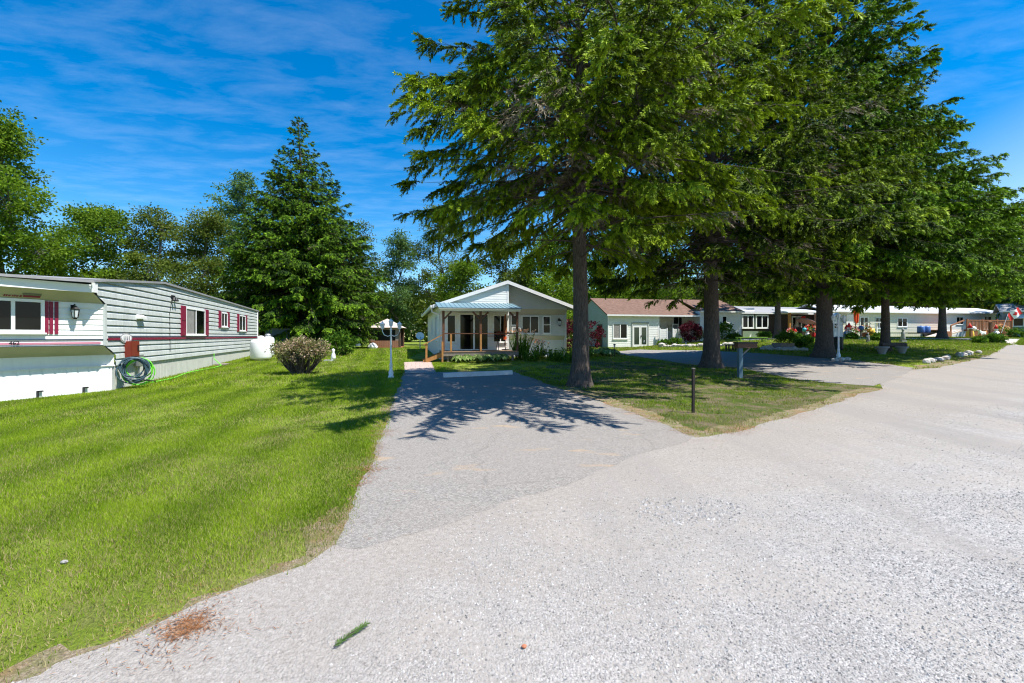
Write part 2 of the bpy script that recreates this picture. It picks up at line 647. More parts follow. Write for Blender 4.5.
mx = nt.nodes.new('ShaderNodeMix'); mx.data_type = 'RGBA'
# a thin veil of high haze that thickens toward the east
vr = nt.nodes.new('ShaderNodeMapRange'); vr.inputs[1].default_value = .35; vr.inputs[2].default_value = .72; vr.inputs[3].default_value = .0; vr.inputs[4].default_value = .42
ez = nt.nodes.new('ShaderNodeMath'); ez.operation = 'SUBTRACT'
nt.links.new(sx.outputs[0], ez.inputs[0]); nt.links.new(sx.outputs[2], ez.inputs[1])
nt.links.new(ez.outputs[0], vr.inputs[0])
vl = nt.nodes.new('ShaderNodeMath'); vl.operation = 'MAXIMUM'
nt.links.new(cr.outputs[0], vl.inputs[0]); nt.links.new(vr.outputs[0], vl.inputs[1])
nt.links.new(vl.outputs[0], mx.inputs[0]); nt.links.new(hs.outputs[0], mx.inputs[6])
mx.inputs[7].default_value = (7.5, 8.0, 8.8, 1)
nt.links.new(mx.outputs[2], bg.inputs['Color'])
nt.links.new(bg.outputs[0], out.inputs['Surface'])

ld = bpy.data.lights.new('sun', 'SUN')
ld.energy = 5.0
ld.angle = math.radians(.53)
ld.color = (1, .955, .88)
lo = bpy.data.objects.new('sun', ld)
COL.objects.link(lo)
lo.rotation_euler = (-SUN).to_track_quat('-Z', 'Y').to_euler()

cd = bpy.data.cameras.new('camera')
cd.sensor_width = 36
cd.lens = 36 * F / 1024
cd.shift_y = (HZ - 341.5) / 1024
cd.clip_end = 3000
cd.clip_start = .05
co = bpy.data.objects.new('camera', cd)
COL.objects.link(co)
co.location = (0, 0, EYE)
co.rotation_euler = (PI / 2, 0, 0)
sc.camera = co
vs = sc.view_settings
vs.view_transform = 'Standard'
vs.look = 'None'
vs.exposure = .86
vs.gamma = 1
vs.use_curve_mapping = False
sc.cycles.max_bounces = 6
sc.cycles.diffuse_bounces = 3
sc.cycles.glossy_bounces = 2
sc.cycles.transmission_bounces = 3
sc.cycles.transparent_max_bounces = 4
sc.cycles.caustics_reflective = False
sc.cycles.caustics_refractive = False
sc.cycles.use_denoising = True
sc.cycles.filter_width = 1.15
sc.cycles.use_adaptive_sampling = True
sc.cycles.adaptive_threshold = .005

# ------------------------------------------------------------------ ground and paved sheets


def vnoise(x, y, s, seed=0):
    """smooth value noise, numpy"""
    x = np.asarray(x) * s + seed * 17.3
    y = np.asarray(y) * s + seed * 9.1
    xi, yi = np.floor(x).astype(np.int64), np.floor(y).astype(np.int64)
    fx, fy = x - xi, y - yi
    fx, fy = fx * fx * (3 - 2 * fx), fy * fy * (3 - 2 * fy)

    def h(a, b):
        n = (a * 374761393 + b * 668265263 + seed * 974711) & 0x7fffffff
        n = ((n ^ (n >> 13)) * 1274126177) & 0x7fffffff
        return ((n ^ (n >> 16)) & 0xffff) / 65535.0
    a, b, c, d = h(xi, yi), h(xi + 1, yi), h(xi, yi + 1), h(xi + 1, yi + 1)
    return (a * (1 - fx) + b * fx) * (1 - fy) + (c * (1 - fx) + d * fx) * fy


def fbm(x, y, s, seed=0, o=4):
    t, a, n = 0, 1.0, 0
    for i in range(o):
        t = t + a * vnoise(x, y, s * 2 ** i, seed + i)
        n += a
        a *= .5
    return t / n


def rough_outline(pts, step=.25, amp=.06, seed=1):
    """2-D outline made finer and uneven"""
    out_, n = [], len(pts)
    r = random.Random(seed)
    for i in range(n):
        a, b = Vector(pts[i][:2]), Vector(pts[(i + 1) % n][:2])
        L = (b - a).length
        k = max(1, min(120, int(L / step)))
        d = (b - a).normalized()
        p = Vector((-d.y, d.x))
        for j in range(k):
            q = a + (b - a) * j / k
            f = amp * (2 * fbm(q.x, q.y, 1.3, seed, 4) - 1) * 1.8 + r.uniform(-.25, .25) * amp
            out_.append(q + p * f)
    return out_


def inside(poly, x, y):
    x = np.asarray(x); y = np.asarray(y)
    r = np.zeros(x.shape, bool)
    n = len(poly)
    for i in range(n):
        x1, y1 = poly[i][0], poly[i][1]
        x2, y2 = poly[(i + 1) % n][0], poly[(i + 1) % n][1]
        if y1 == y2:
            continue
        c = (y1 > y) != (y2 > y)
        r ^= c & (x < (x2 - x1) * (y - y1) / (y2 - y1) + x1)
    return r


def sheet(name, poly, mat, lift, step=.6, far=None):
    pts = [Vector((p[0], p[1])) for p in poly]
    xs = [p.x for p in pts]; ys = [p.y for p in pts]
    gx, gy = np.meshgrid(np.arange(min(xs), max(xs), step), np.arange(min(ys), max(ys), step))
    gx, gy = gx.ravel(), gy.ravel()
    k = inside(pts, gx, gy)
    n = len(pts)
    allp = pts + [Vector((float(a), float(b))) for a, b in zip(gx[k], gy[k])]
    vo, eo, fo, *_ = delaunay_2d_cdt(allp, [(i, (i + 1) % n) for i in range(n)], [], 1, 1e-4)
    me = bpy.data.meshes.new(name)
    me.from_pydata([(p.x, p.y, G(p.x, p.y) + lift) for p in vo], [], fo)
    me.materials.append(mat)
    bm = bmesh.new(); bm.from_mesh(me)
    bmesh.ops.recalc_face_normals(bm, faces=bm.faces)
    if bm.faces and sum(f.normal.z for f in bm.faces) < 0:
        bmesh.ops.reverse_faces(bm, faces=bm.faces)
    bm.to_mesh(me); bm.free()
    o = bpy.data.objects.new(name, me)
    COL.objects.link(o)
    o['kind'] = 'structure'
    return o


ax_x = np.concatenate([np.arange(-800, -50, 50), np.arange(-50, 75, .6), np.arange(75, 900, 50)])
ax_y = np.concatenate([np.arange(-300, -8, 30), np.arange(-8, 60, .6), np.arange(60, 900, 50)])
gx, gy = np.meshgrid(ax_x, ax_y)
gz = G(gx, gy)
nx, ny = len(ax_x), len(ax_y)
idx = np.arange(nx * ny).reshape(ny, nx)
gf = np.stack([idx[:-1, :-1], idx[:-1, 1:], idx[1:, 1:], idx[1:, :-1]], -1).reshape(-1, 4)
me = bpy.data.meshes.new('ground')
me.from_pydata(np.stack([gx, gy, gz], -1).reshape(-1, 3).tolist(), [], gf.tolist())
me.materials.append(M_GROUND)
go = bpy.data.objects.new('ground', me)
COL.objects.link(go)
go['kind'] = 'structure'


def P(*uv):
    return [tuple(gp(u, v)[:2]) for u, v in uv]


lawn_edge = P((30, 676), (62, 660), (128, 640), (200, 606), (258, 582), (298, 566), (330, 546))
median_edge = P((697, 438), (745, 430), (800, 414), (850, 398), (884, 388))
patch_edge = P((908, 370), (940, 367.5), (975, 360), (996, 352), (1003, 347.5))
gravel_out = [(-30, -9), (-9, -2)] + [(-3.4, 1.2)] + lawn_edge + P((400, 520), (500, 480), (640, 425)) + median_edge + P((880, 376)) + patch_edge + P((1010, 345.2), (1024, 345.4)) + [(48, 33.5), (75, 35), (75, -9)]
asph_out = P((404, 373), (456, 372), (512, 371.5), (531, 378), (560, 388), (590, 398), (640, 415.5), (699, 438), (600, 470), (500, 503.5), (430, 528), (360, 552), (333, 547), (346, 520), (364, 486), (379, 448), (389, 416), (396, 392))
drive2_out = P((604, 352.6), (640, 349.6), (700, 350.6), (756, 353.2), (800, 356.5), (858, 361.2), (914, 368), (900, 377), (874, 386), (830, 383.5), (794, 379.5), (739, 368), (690, 364.5), (655, 359.5))
paver_out = P((405, 374), (404, 362.5), (431, 361.5), (436, 373))
lane_a = gp(1006, 345.6)
lane_out = [(20, 38.6), (27, 38.4), (33, 36.6), (36.5, 34.6), (lane_a.x + .6, lane_a.y - .2), (lane_a.x + 1.8, lane_a.y + 1.2), (41, 36.6), (36, 39.2), (30, 41.0), (20, 41.2)]
GRAVEL = rough_outline(gravel_out, .25, .09, 3)
ASPH = rough_outline(asph_out, .10, .09, 5)
DRIVE2 = rough_outline(drive2_out, .3, .05, 6)
LANE = rough_outline(lane_out, .5, .08, 7)
sheet('gravel_road', GRAVEL, M_GRAVEL, .006, .6)
sheet('asphalt_driveway', ASPH, M_ASPH, .0078, .6)
sheet('neighbour_driveway', DRIVE2, M_ASPH, .010, .6)
sheet('back_lane', LANE, M_LANE, .010, .6)


def verge_strip(name, edge, inner, outer, seed):
    pts = [Vector(p[:2]) for p in edge]
    L, R = [], []
    for i, p in enumerate(pts):
        a, b = pts[max(0, i - 1)], pts[min(len(pts) - 1, i + 1)]
        d = (b - a).normalized()
        nrm = Vector((-d.y, d.x))
        k = .5 + fbm(p.x, p.y, .8, seed, 2)
        L.append(tuple(p + nrm * inner * k)); R.append(tuple(p - nrm * outer))
    sheet(name, rough_outline(L + R[::-1], .07, .17, seed), M_DIRT, .0035, .4)


verge_strip('bare_verge', P((6, 690), (30, 676), (62, 660), (95, 651), (128, 640), (165, 625), (200, 606), (230, 593), (258, 582), (298, 566), (326, 550), (342, 521), (360, 487), (375, 449), (386, 417), (394, 396)), .12, .3, 31)
verge_strip('bare_verge', P((560, 388), (590, 398), (640, 415.5), (693, 437), (745, 430), (800, 414), (850, 398), (884, 389)), .42, .3, 32)
verge_strip('bare_verge', P((840, 361), (862, 363), (908, 369.5), (940, 367), (975, 359.5), (996, 352)), .8, .3, 33)
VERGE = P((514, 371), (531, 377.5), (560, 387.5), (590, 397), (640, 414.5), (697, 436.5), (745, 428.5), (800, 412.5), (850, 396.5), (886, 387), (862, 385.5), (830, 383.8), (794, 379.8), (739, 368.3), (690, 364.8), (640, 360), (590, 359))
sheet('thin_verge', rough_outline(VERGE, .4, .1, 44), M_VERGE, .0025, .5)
sheet('paver_path', paver_out, M_PAVER, .020, .6)

# ------------------------------------------------------------------ vegetation tools


def unit(a):
    return a / np.maximum(np.linalg.norm(a, axis=-1, keepdims=True), 1e-9)


def rhombs(c, d, l, wd, rng, flat=0.0, k=.45, bias=None):
    """kite-shaped leaves: centres c, directions d"""
    n = len(c)
    r = unit(rng.normal(size=(n, 3)))
    if flat:
        r = unit(r * (1 - flat) + np.array([0, 0, 1.0]) * flat)
    if bias is not None:
        r = unit(r * .75 + bias)
    s = unit(np.cross(d, r))
    l = np.broadcast_to(np.asarray(l, float), (n,))[:, None]
    wd = np.broadcast_to(np.asarray(wd, float), (n,))[:, None]
    V = np.empty((n, 4, 3))
    V[:, 0] = c
    V[:, 1] = c + d * l * k + s * wd * .5
    V[:, 2] = c + d * l
    V[:, 3] = c + d * l * k - s * wd * .5
    return V.reshape(-1, 3)


def spruce(label, loc, H, prof, tr, nb, nf, ll, lw, seed, mat, twig_k=9, dead=.12, droop=.5, lean=(0, 0), group=None, asym=None, ztop=None, wood=True, lightk=0.0):
    rng = np.random.default_rng(seed)
    root = thing('spruce_tree', label, 'tree', loc, 0, group)
    pz = [p[0] for p in prof]; pr = [p[1] for p in prof]
    zt = ztop or H
    cand = rng.uniform(pz[0], min(zt, pz[-1]), nb * 4)
    rr = np.interp(cand, pz, pr)
    keep = rng.uniform(size=len(cand)) < (rr + 1.4) / (max(pr) + 1.4)
    zs = cand[keep][:nb]
    tb = MB()
    trunk_z = [-.25, 0, .25, .7, 1.6] + list(np.linspace(3, zt - .3, 9))
    def trad(z):
        f = max(.02, 1 - z / H)
        return tr * (f ** .85) * (1 + .75 * math.exp(-max(z, 0) / .35))
    tb.tube([(lean[0] * max(z, 0) / H + .03 * math.sin(z * .9), lean[1] * max(z, 0) / H, z) for z in trunk_z], [trad(z) for z in trunk_z], 14)
    TB, TD, TL, TT = [], [], [], []
    tw_v, tw_f = [], []
    for z1 in zs:
        R = float(np.interp(z1, pz, pr))
        az = rng.uniform(0, 2 * PI)
        L = R * (.62 + .42 * rng.uniform() ** .6) + .15
        if asym:
            L *= asym(az, z1)
        q = 1 - (z1 - pz[0]) / (H - pz[0])
        s0 = .75 * (1 - q) + (-.10) * q + rng.normal() * .13
        t = np.linspace(0, 1, 9)
        dz = L * (s0 * t - (.10 + .26 * q) * t ** 2 + .16 * q * t ** 4)
        z0 = min(max(z1 - dz[-1], pz[0] * .75), H - .4)
        az2 = az + rng.normal() * .22 * t + .05 * np.sin(t * 7 + az)
        bx = lean[0] * z0 / H + np.cos(az2) * L * t
        by = lean[1] * z0 / H + np.sin(az2) * L * t
        pts = np.stack([bx, by, z0 + dz], -1)
        br = max(.012, min(.05, tr * .04 + L * .0055))
        if wood:
            tb.tube([tuple(p) for p in pts], [br * (1.02 - x) for x in t], 5, False)
        K = max(7, int(L * twig_k))
        ts = rng.uniform(.13 if q > .45 else .04, 1, K) ** .7
        nc = max(2, int(L * 1.3))
        cc_ = rng.uniform(.25, 1.0, nc) ** .7
        cc_[0] = .985
        ts = np.clip(np.where(rng.uniform(size=K) < .72, cc_[rng.integers(0, nc, K)] + rng.normal(0, .035, K), ts), .15, 1)
        P0 = np.stack([np.interp(ts, t, pts[:, i]) for i in range(3)], -1)
        bd = np.stack([np.gradient(pts[:, i]) for i in range(3)], -1)
        bd = unit(np.stack([np.interp(ts, t, bd[:, i]) for i in range(3)], -1))
        side = unit(np.cross(bd, [0, 0, 1.0])) * np.where(rng.uniform(size=K) < .5, 1, -1)[:, None]
        dd = unit(bd * rng.uniform(.5, 1.0, (K, 1)) + side * rng.uniform(.3, 1.1, (K, 1)) + np.array([0, 0, -1.0]) * (droop * rng.uniform(.1, 1.3, (K, 1)) * (.35 + q)) + rng.normal(size=(K, 3)) * .12)
        lens = (.20 + .12 * L * (1 - ts) + .07 * L ** .5) * rng.uniform(.55, 1.25, K)
        tone = np.clip(rng.normal(.46, .13) + rng.normal(0, .14, K), .15, .92)
        isdead = (ts < (rng.uniform(.35, .95) if rng.uniform() < dead * 1.4 * (.3 + q) else .12 + .25 * q)) & (rng.uniform(size=K) < .8)
        tone = np.where(isdead, rng.uniform(0, .1, K), tone)
        TB.append(P0); TD.append(dd); TL.append(lens); TT.append(tone)
    TB = np.concatenate(TB); TD = np.concatenate(TD); TL = np.concatenate(TL); TT = np.concatenate(TT)
    wgt = TL * np.where(TT < .11, .42, 1.0)
    ti = rng.choice(len(TL), nf, p=wgt / wgt.sum())
    s = rng.uniform(0, 1, nf) ** .8
    d0 = TD[ti]; l0 = TL[ti][:, None]
    dr = droop * .55
    c = TB[ti] + d0 * l0 * s[:, None] + np.array([0, 0, -1.0]) * (dr * l0 * (s ** 2)[:, None])
    dt = unit(d0 + np.array([0, 0, -1.0]) * (2 * dr * s[:, None]))
    sd = unit(np.cross(dt, rng.normal(size=(nf, 3))))
    ld_ = unit(dt + sd * rng.uniform(.25, 1.0, (nf, 1)) + np.array([0, 0, -.12]))
    tone = TT[ti]
    tt = np.where(tone < .11, tone, np.clip(tone + .34 * (s > .84) + rng.normal(0, .06, nf) + lightk, .14, 1))
    sz = rng.uniform(.6, 1.25, nf)
    wk = np.where(tone < .11, .35, 1.0)
    rad = c - np.array([0, 0, 1.0]) * c[:, 2:]
    nb_ = unit(unit(rad) * .75 + np.array([0, 0, .8]))
    V = rhombs(c, ld_, ll * sz, lw * sz * wk, rng, bias=nb_)
    tb.build('trunk', M_BARK, root, smooth=True)
    np_mesh('crown', V, 4, mat, root, tt)
    # fine twigs: thin dry strips that show where needles have gone
    sel = rng.uniform(size=len(TL)) < .55
    b, d, l = TB[sel], TD[sel], TL[sel]
    Vt = rhombs(b, unit(d + np.array([0, 0, -.15])), l * .9, .022 if ll < .22 else .03, rng, 0, .2)
    np_mesh('twig_mass', Vt, 4, M_BARK2, root)['kind'] = 'stuff'
    return root


def broadleaf(label, loc, H, lobes, tr, ncl, per, leaf, seed, mat, clump=.5, name='broadleaf_tree', group=None, bare=0.0, cat='tree', trunk_to=None, barkm=None, tone_sd=.18):
    """lobes: (x, y, z, rx, ry, rz) around the trunk foot"""
    rng = np.random.default_rng(seed)
    root = thing(name, label, cat, loc, 0, group)
    tb = MB()
    top = trunk_to or H * .72
    zz = np.linspace(-.2, top, 8)
    wob = rng.normal(size=(8, 2)) * .02 * H
    wob[:2] = 0
    tp = [(wob[i, 0], wob[i, 1], zz[i]) for i in range(8)]
    tb.tube(tp, [tr * (1.25 if i == 0 else 1) * (1 - .8 * i / 7) for i in range(8)], 9)
    vol = np.array([l[3] * l[4] * l[5] for l in lobes]) ** .67
    C, T = [], []
    for li, l in enumerate(lobes):
        n = max(4, int(ncl * vol[li] / vol.sum()))
        u = unit(rng.normal(size=(n, 3)))
        r = rng.uniform(.25, 1.05, (n, 1)) ** .5
        ph = rng.uniform(0, 6, 3)
        bumpy = 1 + .18 * np.sin(3 * u[:, :1] + ph[0]) * np.cos(4 * u[:, 1:2] + ph[1]) + .12 * np.sin(7 * u[:, 2:3] + ph[2])
        c = np.array(l[:3]) + u * r * bumpy * np.array(l[3:6])
        C.append(c); T.append(np.clip(rng.normal(.5, tone_sd, n), .05, .95))
        # limb to the lobe, branchlets to some clumps
        s = Vector(tp[min(7, max(2, int(7 * min(.95, (l[2] - l[5] * .7) / top))))])
        e = Vector(l[:3])
        m = s.lerp(e, .5) + Vector((0, 0, -.08 * (e - s).length))
        tb.tube([s, m, e], [tr * .42, tr * .28, tr * .14], 6, False)
        for j in range(min(n, 16)):
            q = Vector(c[j])
            k = m.lerp(e, random.Random(seed * 99 + j).uniform(0, 1))
            mm = k.lerp(q, .5) + Vector((0, 0, .06 * (q - k).length))
            tb.tube([k, mm, q], [tr * .14, tr * .09, tr * .03], 4, False)
    C = np.concatenate(C); T = np.concatenate(T)
    if bare:
        kp = rng.uniform(size=len(C)) > bare
        C, T = C[kp], T[kp]
    ci = np.repeat(np.arange(len(C)), int(per * 1.9))
    n = len(ci)
    off = rng.normal(size=(n, 3)) * np.array([1, 1, .6]) * clump * .42
    c = C[ci] + off
    d = unit(off + rng.normal(size=(n, 3)) * .5 * clump + np.array([0, 0, -.15 * clump]))
    sz = rng.uniform(.6, 1.3, n)
    V = rhombs(c, d, leaf * sz * .72, leaf * .46 * sz, rng, .35, .5)
    tt = np.clip(T[ci] + rng.normal(0, .10, n), 0, 1)
    tb.build('trunk', barkm or M_BARK2, root, smooth=True)
    np_mesh('crown', V, 4, mat, root, tt)
    return root


def shrub(label, loc, lobes, nleaf, leaf, mat, seed, name='shrub', stems=7, stem_r=.012, group=None, shell=.55, cat='shrub', flat=.2, stem_mat=None, scatter=.06):
    rng = np.random.default_rng(seed)
    root = thing(name, label, cat, loc, 0, group)
    vol = np.array([l[3] * l[4] * l[5] for l in lobes])
    V, T = [], []
    tb = MB()
    for li, l in enumerate(lobes):
        n = int(nleaf * vol[li] / vol.sum())
        m = max(6, n // 14)
        u = unit(rng.normal(size=(m, 3)))
        u[:, 2] = np.abs(u[:, 2]) * np.where(rng.uniform(size=m) < .65, 1, -1)
        r = rng.uniform(shell, 1.06, (m, 1))
        cc = np.array(l[:3]) + u * r * np.array(l[3:6])
        cc[:, 2] = np.maximum(cc[:, 2], .04)
        ci = rng.integers(0, m, n)
        c = cc[ci] + rng.normal(size=(n, 3)) * scatter
        c[:, 2] = np.maximum(c[:, 2], .02)
        d = unit(u[ci] * .6 + rng.normal(size=(n, 3)) * .6)
        sz = rng.uniform(.6, 1.3, n)
        V.append(rhombs(c, d, leaf * sz, leaf * .5 * sz, rng, flat, .5))
        tone = np.clip(rng.normal(.5, .2, m), 0, 1)
        T.append(np.clip(tone[ci] + rng.normal(0, .12, n), 0, 1))
        for k in range(stems):
            a = rng.uniform(0, 2 * PI)
            base = (l[0] * .35 + .10 * math.cos(a), l[1] * .35 + .10 * math.sin(a), -.03)
            e = cc[rng.integers(0, m)]
            mid = (base[0] * .4 + e[0] * .6, base[1] * .4 + e[1] * .6, e[2] * .45)
            tb.tube([base, mid, tuple(e)], [stem_r, stem_r * .7, stem_r * .3], 5, False)
    if stems:
        tb.build('stem', stem_mat or M_BARK2, root, smooth=True)
    np_mesh('foliage', np.concatenate(V), 4, mat, root, np.concatenate(T))
    return root


def rosette(label, loc, r, h, n, mat, seed, name='hosta', group=None, lw=.5, cat='plant'):
    """clump of arching broad leaves: each leaf two kites bent over"""
    rng = np.random.default_rng(seed)
    root = thing(name, label, cat, loc, 0, group)
    az = rng.uniform(0, 2 * PI, n)
    k = rng.uniform(.25, 1, n)
    o = np.stack([np.cos(az), np.sin(az), 0 * az], -1)
    b = o * .06 * r
    m = o * (k * r * .55)[:, None] + np.array([0, 0, 1.0]) * (h * (1.15 - .45 * k))[:, None]
    e = o * (k * r)[:, None] + np.array([0, 0, 1.0]) * (h * (.95 - .75 * k))[:, None]
    e += rng.normal(size=(n, 3)) * .04 * r
    s = np.stack([-np.sin(az), np.cos(az), 0 * az], -1) * (lw * r * .5 * rng.uniform(.6, 1.1, n))[:, None]
    V = np.empty((n, 2, 4, 3))
    mm = (b + m) / 2 + np.array([0, 0, .1 * h])
    V[:, 0, 0] = b; V[:, 0, 1] = m + s; V[:, 0, 2] = m + np.array([0, 0, -.02 * h]); V[:, 0, 3] = mm
    V[:, 0, 3] = m - s
    V[:, 1, 0] = m + s; V[:, 1, 1] = e; V[:, 1, 2] = m - s; V[:, 1, 3] = m + np.array([0, 0, -.02 * h])
    t = np.clip(rng.normal(.5, .22, n), 0, 1)
    np_mesh('foliage', V.reshape(-1, 3), 4, mat, root, np.repeat(t, 2))
    return root


# ------------------------------------------------------------------ grass, stones, litter
HARD = [GRAVEL, ASPH, DRIVE2, LANE, paver_out]
HOUSES = []     # filled by the buildings: footprints


def on_hard(x, y, polys):
    r = np.zeros(x.shape, bool)
    for p in polys:
        xs = [q[0] for q in p]; ys = [q[1] for q in p]
        k = (x > min(xs)) & (x < max(xs)) & (y > min(ys)) & (y < max(ys))
        if k.any():
            r[k] |= inside(p, x[k], y[k])
    return r


def blades(n_per, y0, y1, x0k, x1k, ln, wd, seed, side):
    """grass blades in the band y0..y1 between the rays x = x0k*y and x = x1k*y"""
    rng = np.random.default_rng(seed)
    area = (x1k - x0k) * (y1 ** 2 - y0 ** 2) / 2
    n = int(area * n_per)
    y = np.sqrt(rng.uniform(y0 ** 2, y1 ** 2, n))
    x = rng.uniform(x0k, x1k, n) * y
    drive = np.interp(y, [0, 5.0, 8, 16, 25, 26, 60], [0, -.6, -.9, -2.2, -3, -6, -9])
    k = (x < drive) if side == 'l' else (x >= drive)
    x, y = x[k], y[k]
    jx, jy = rng.normal(0, .05, len(x)), rng.normal(0, .05, len(x))
    k = ~on_hard(x + jx, y + jy, HARD) & ~on_hard(x, y, HOUSES)
    x, y = x[k], y[k]
    thin = fbm(x, y, .9, 4, 4)
    fine_ = fbm(x, y, 3.2, 8, 3)
    n = len(x)
    # bare and dry toward the gravel
    dg = np.full(n, 9.0)
    e = np.array([p[:2] for p in (lawn_edge if side == 'l' else median_edge)])
    for i in range(len(e) - 1):
        a, b = e[i], e[i + 1]
        ab = b - a
        t = np.clip(((x - a[0]) * ab[0] + (y - a[1]) * ab[1]) / (ab @ ab), 0, 1)
        dg = np.minimum(dg, np.hypot(x - a[0] - ab[0] * t, y - a[1] - ab[1] * t))
    edge = np.clip(dg / (.8 if side == 'l' else 2.0), 0.22, 1)
    dens = .06 + np.clip(1.55 - 1.1 * (thin > .56) * (fine_ > .42) - .3 * (fine_ > .6), .2, 1) * edge ** .7
    if side == 'r':
        dens *= np.where(y < 24, np.clip(1.25 - 1.3 * (thin * .5 + fine_ * .5 > .46), .12, 1), 1)
    k = rng.uniform(size=n) < dens
    x, y, thin, fine_, edge = x[k], y[k], thin[k], fine_[k], edge[k]
    n = len(x)
    z = G(x, y)
    stripe = .5 + .5 * np.sin((x * math.cos(.27) + y * math.sin(.27)) * 2 * PI / 1.15 + 1.6 * vnoise(x, y, .35, 3))
    l = ln * rng.uniform(.5, 1.3, n) * (.75 + .5 * fine_)
    az = rng.uniform(0, 2 * PI, n)
    lean = rng.uniform(.1, .95, n)
    o = np.stack([np.cos(az), np.sin(az)], -1)
    V = np.empty((n, 3, 3))
    wv = wd * rng.uniform(.7, 1.3, n)
    a2 = rng.uniform(0, PI, n)
    wx, wy = np.cos(a2) * wv / 2, np.sin(a2) * wv / 2
    V[:, 0] = np.stack([x - wx, y - wy, z - .004], -1)
    V[:, 1] = np.stack([x + wx, y + wy, z - .004], -1)
    V[:, 2] = np.stack([x + o[:, 0] * l * lean, y + o[:, 1] * l * lean, z + l * np.sqrt(1 - .8 * lean ** 2)], -1)
    tone = .58 + .40 * (stripe - .5) + .25 * (vnoise(x, y, 1.7, 6) - .5) + rng.normal(0, .13, n)
    dry = rng.uniform(size=n) < np.clip(.10 + .7 * (thin - .45) + .6 * (1 - edge) + .12 * (y < 6) + (.14 if side == 'r' else 0), .05, .85)
    tone = np.where(dry, rng.uniform(0, .17, n), np.clip(tone, .2, 1))
    return V.reshape(-1, 3), tone


def grass_object(name, label, bands, side):
    Vs, Ts = [], []
    for i, b in enumerate(bands):
        v, t = blades(*b, 100 + i + (50 if side == 'r' else 0), side)
        Vs.append(v); Ts.append(t)
    o = np_mesh(name, np.concatenate(Vs), 3, M_GRASS, None, np.concatenate(Ts))
    o['kind'] = 'stuff'
    o['label'] = label
    o['category'] = 'grass'
    print(name, len(o.data.polygons))
    return o


def scatter_needles(line, n, spread, size, seed):
    rng = np.random.default_rng(seed)
    pts = np.array([p[:2] for p in line])
    seg = rng.integers(0, len(pts) - 1, n)
    t = rng.uniform(size=n)
    c = pts[seg] * (1 - t)[:, None] + pts[seg + 1] * t[:, None]
    c = c + rng.normal(size=(n, 2)) * spread
    k = fbm(c[:, 0], c[:, 1], 1.1, 12, 3) > .47
    return c[k]


def needle_mesh(C, size, seed):
    rng = np.random.default_rng(seed)
    n = len(C)
    az = rng.uniform(0, 2 * PI, n)
    d = np.stack([np.cos(az), np.sin(az), rng.uniform(-.03, .10, n)], -1)
    c = np.stack([C[:, 0], C[:, 1], G(C[:, 0], C[:, 1]) + .012 + rng.uniform(0, .006, n)], -1)
    return rhombs(c, unit(d), size * rng.uniform(.6, 1.4, n), size * .13, rng, .8, .5), rng.uniform(0, 1, n)


def stones(n, y0, y1, x0k, x1k, s0, s1, seed, cond):
    rng = np.random.default_rng(seed)
    y = np.sqrt(rng.uniform(y0 ** 2, y1 ** 2, n))
    x = rng.uniform(x0k, x1k, n) * y
    k = inside(GRAVEL, x, y) & ~inside(ASPH, x + rng.normal(0, .13, n), y + rng.normal(0, .13, n))
    ap = (.56 * x - .83 * y + 3.6) + 2.2 * (fbm(x, y, .7, 23, 4) - .5)
    k &= rng.uniform(size=n) < np.clip(1.75 - 2.6 * fbm(x, y, .8, 21, 4), .05, 1) * np.clip(.06 + ap * .22, .05, 1)
    x, y = x[k], y[k]
    n = len(x)
    base = np.array([[1, 0, 0], [0, 1, 0], [-1, 0, 0], [0, -1, 0], [0, 0, 1]], float)
    tri = np.array([[0, 1, 4], [1, 2, 4], [2, 3, 4], [3, 0, 4]])
    s = (s0 + (s1 - s0) * rng.uniform(size=n) ** 3)[:, None, None]
    v = base[None] * s * rng.uniform(.55, 1.2, (n, 5, 3))
    v[:, 4, :2] += rng.normal(size=(n, 2)) * s[:, 0] * .35
    v[:, 4, 2] *= .75
    v[:, :4, 2] += -.15 * s[:, 0]
    a = rng.uniform(0, 2 * PI, n)
    ca, sa = np.cos(a)[:, None], np.sin(a)[:, None]
    vx = v[:, :, 0] * ca - v[:, :, 1] * sa
    vy = v[:, :, 0] * sa + v[:, :, 1] * ca
    v[:, :, 0], v[:, :, 1] = vx + x[:, None], vy + y[:, None]
    v[:, :, 2] += (G(x, y) + .006)[:, None]
    V = v[:, tri].reshape(-1, 3)
    return V, np.repeat(rng.uniform(size=n), 4)

# ------------------------------------------------------------------ building tools
RA = math.atan2(.233, .972)          # the row of houses is turned this much


def lap(mb, z0, z1, y, xl, xr, h=.2, d=.022):
    """overlapping horizontal siding facing -y; xl, xr give the limits at a height"""
    xl = xl if callable(xl) else (lambda z, a=xl: a)
    xr = xr if callable(xr) else (lambda z, a=xr: a)
    n = max(1, round((z1 - z0) / h))
    h = (z1 - z0) / n
    for i in range(n):
        a, b = z0 + i * h, z0 + (i + 1) * h
        m = a + h * .62
        if xr(a) - xl(a) < .02 and xr(b) - xl(b) < .02:
            continue
        mb.poly((xl(a), y - d, a), (xr(a), y - d, a), (xr(m), y - d * .8, m), (xl(m), y - d * .8, m))
        mb.poly((xl(m), y - d * .8, m), (xr(m), y - d * .8, m), (xr(b), y, b), (xl(b), y, b))
        mb.poly((xl(a), y, a), (xr(a), y, a), (xr(a), y - d, a), (xl(a), y - d, a))


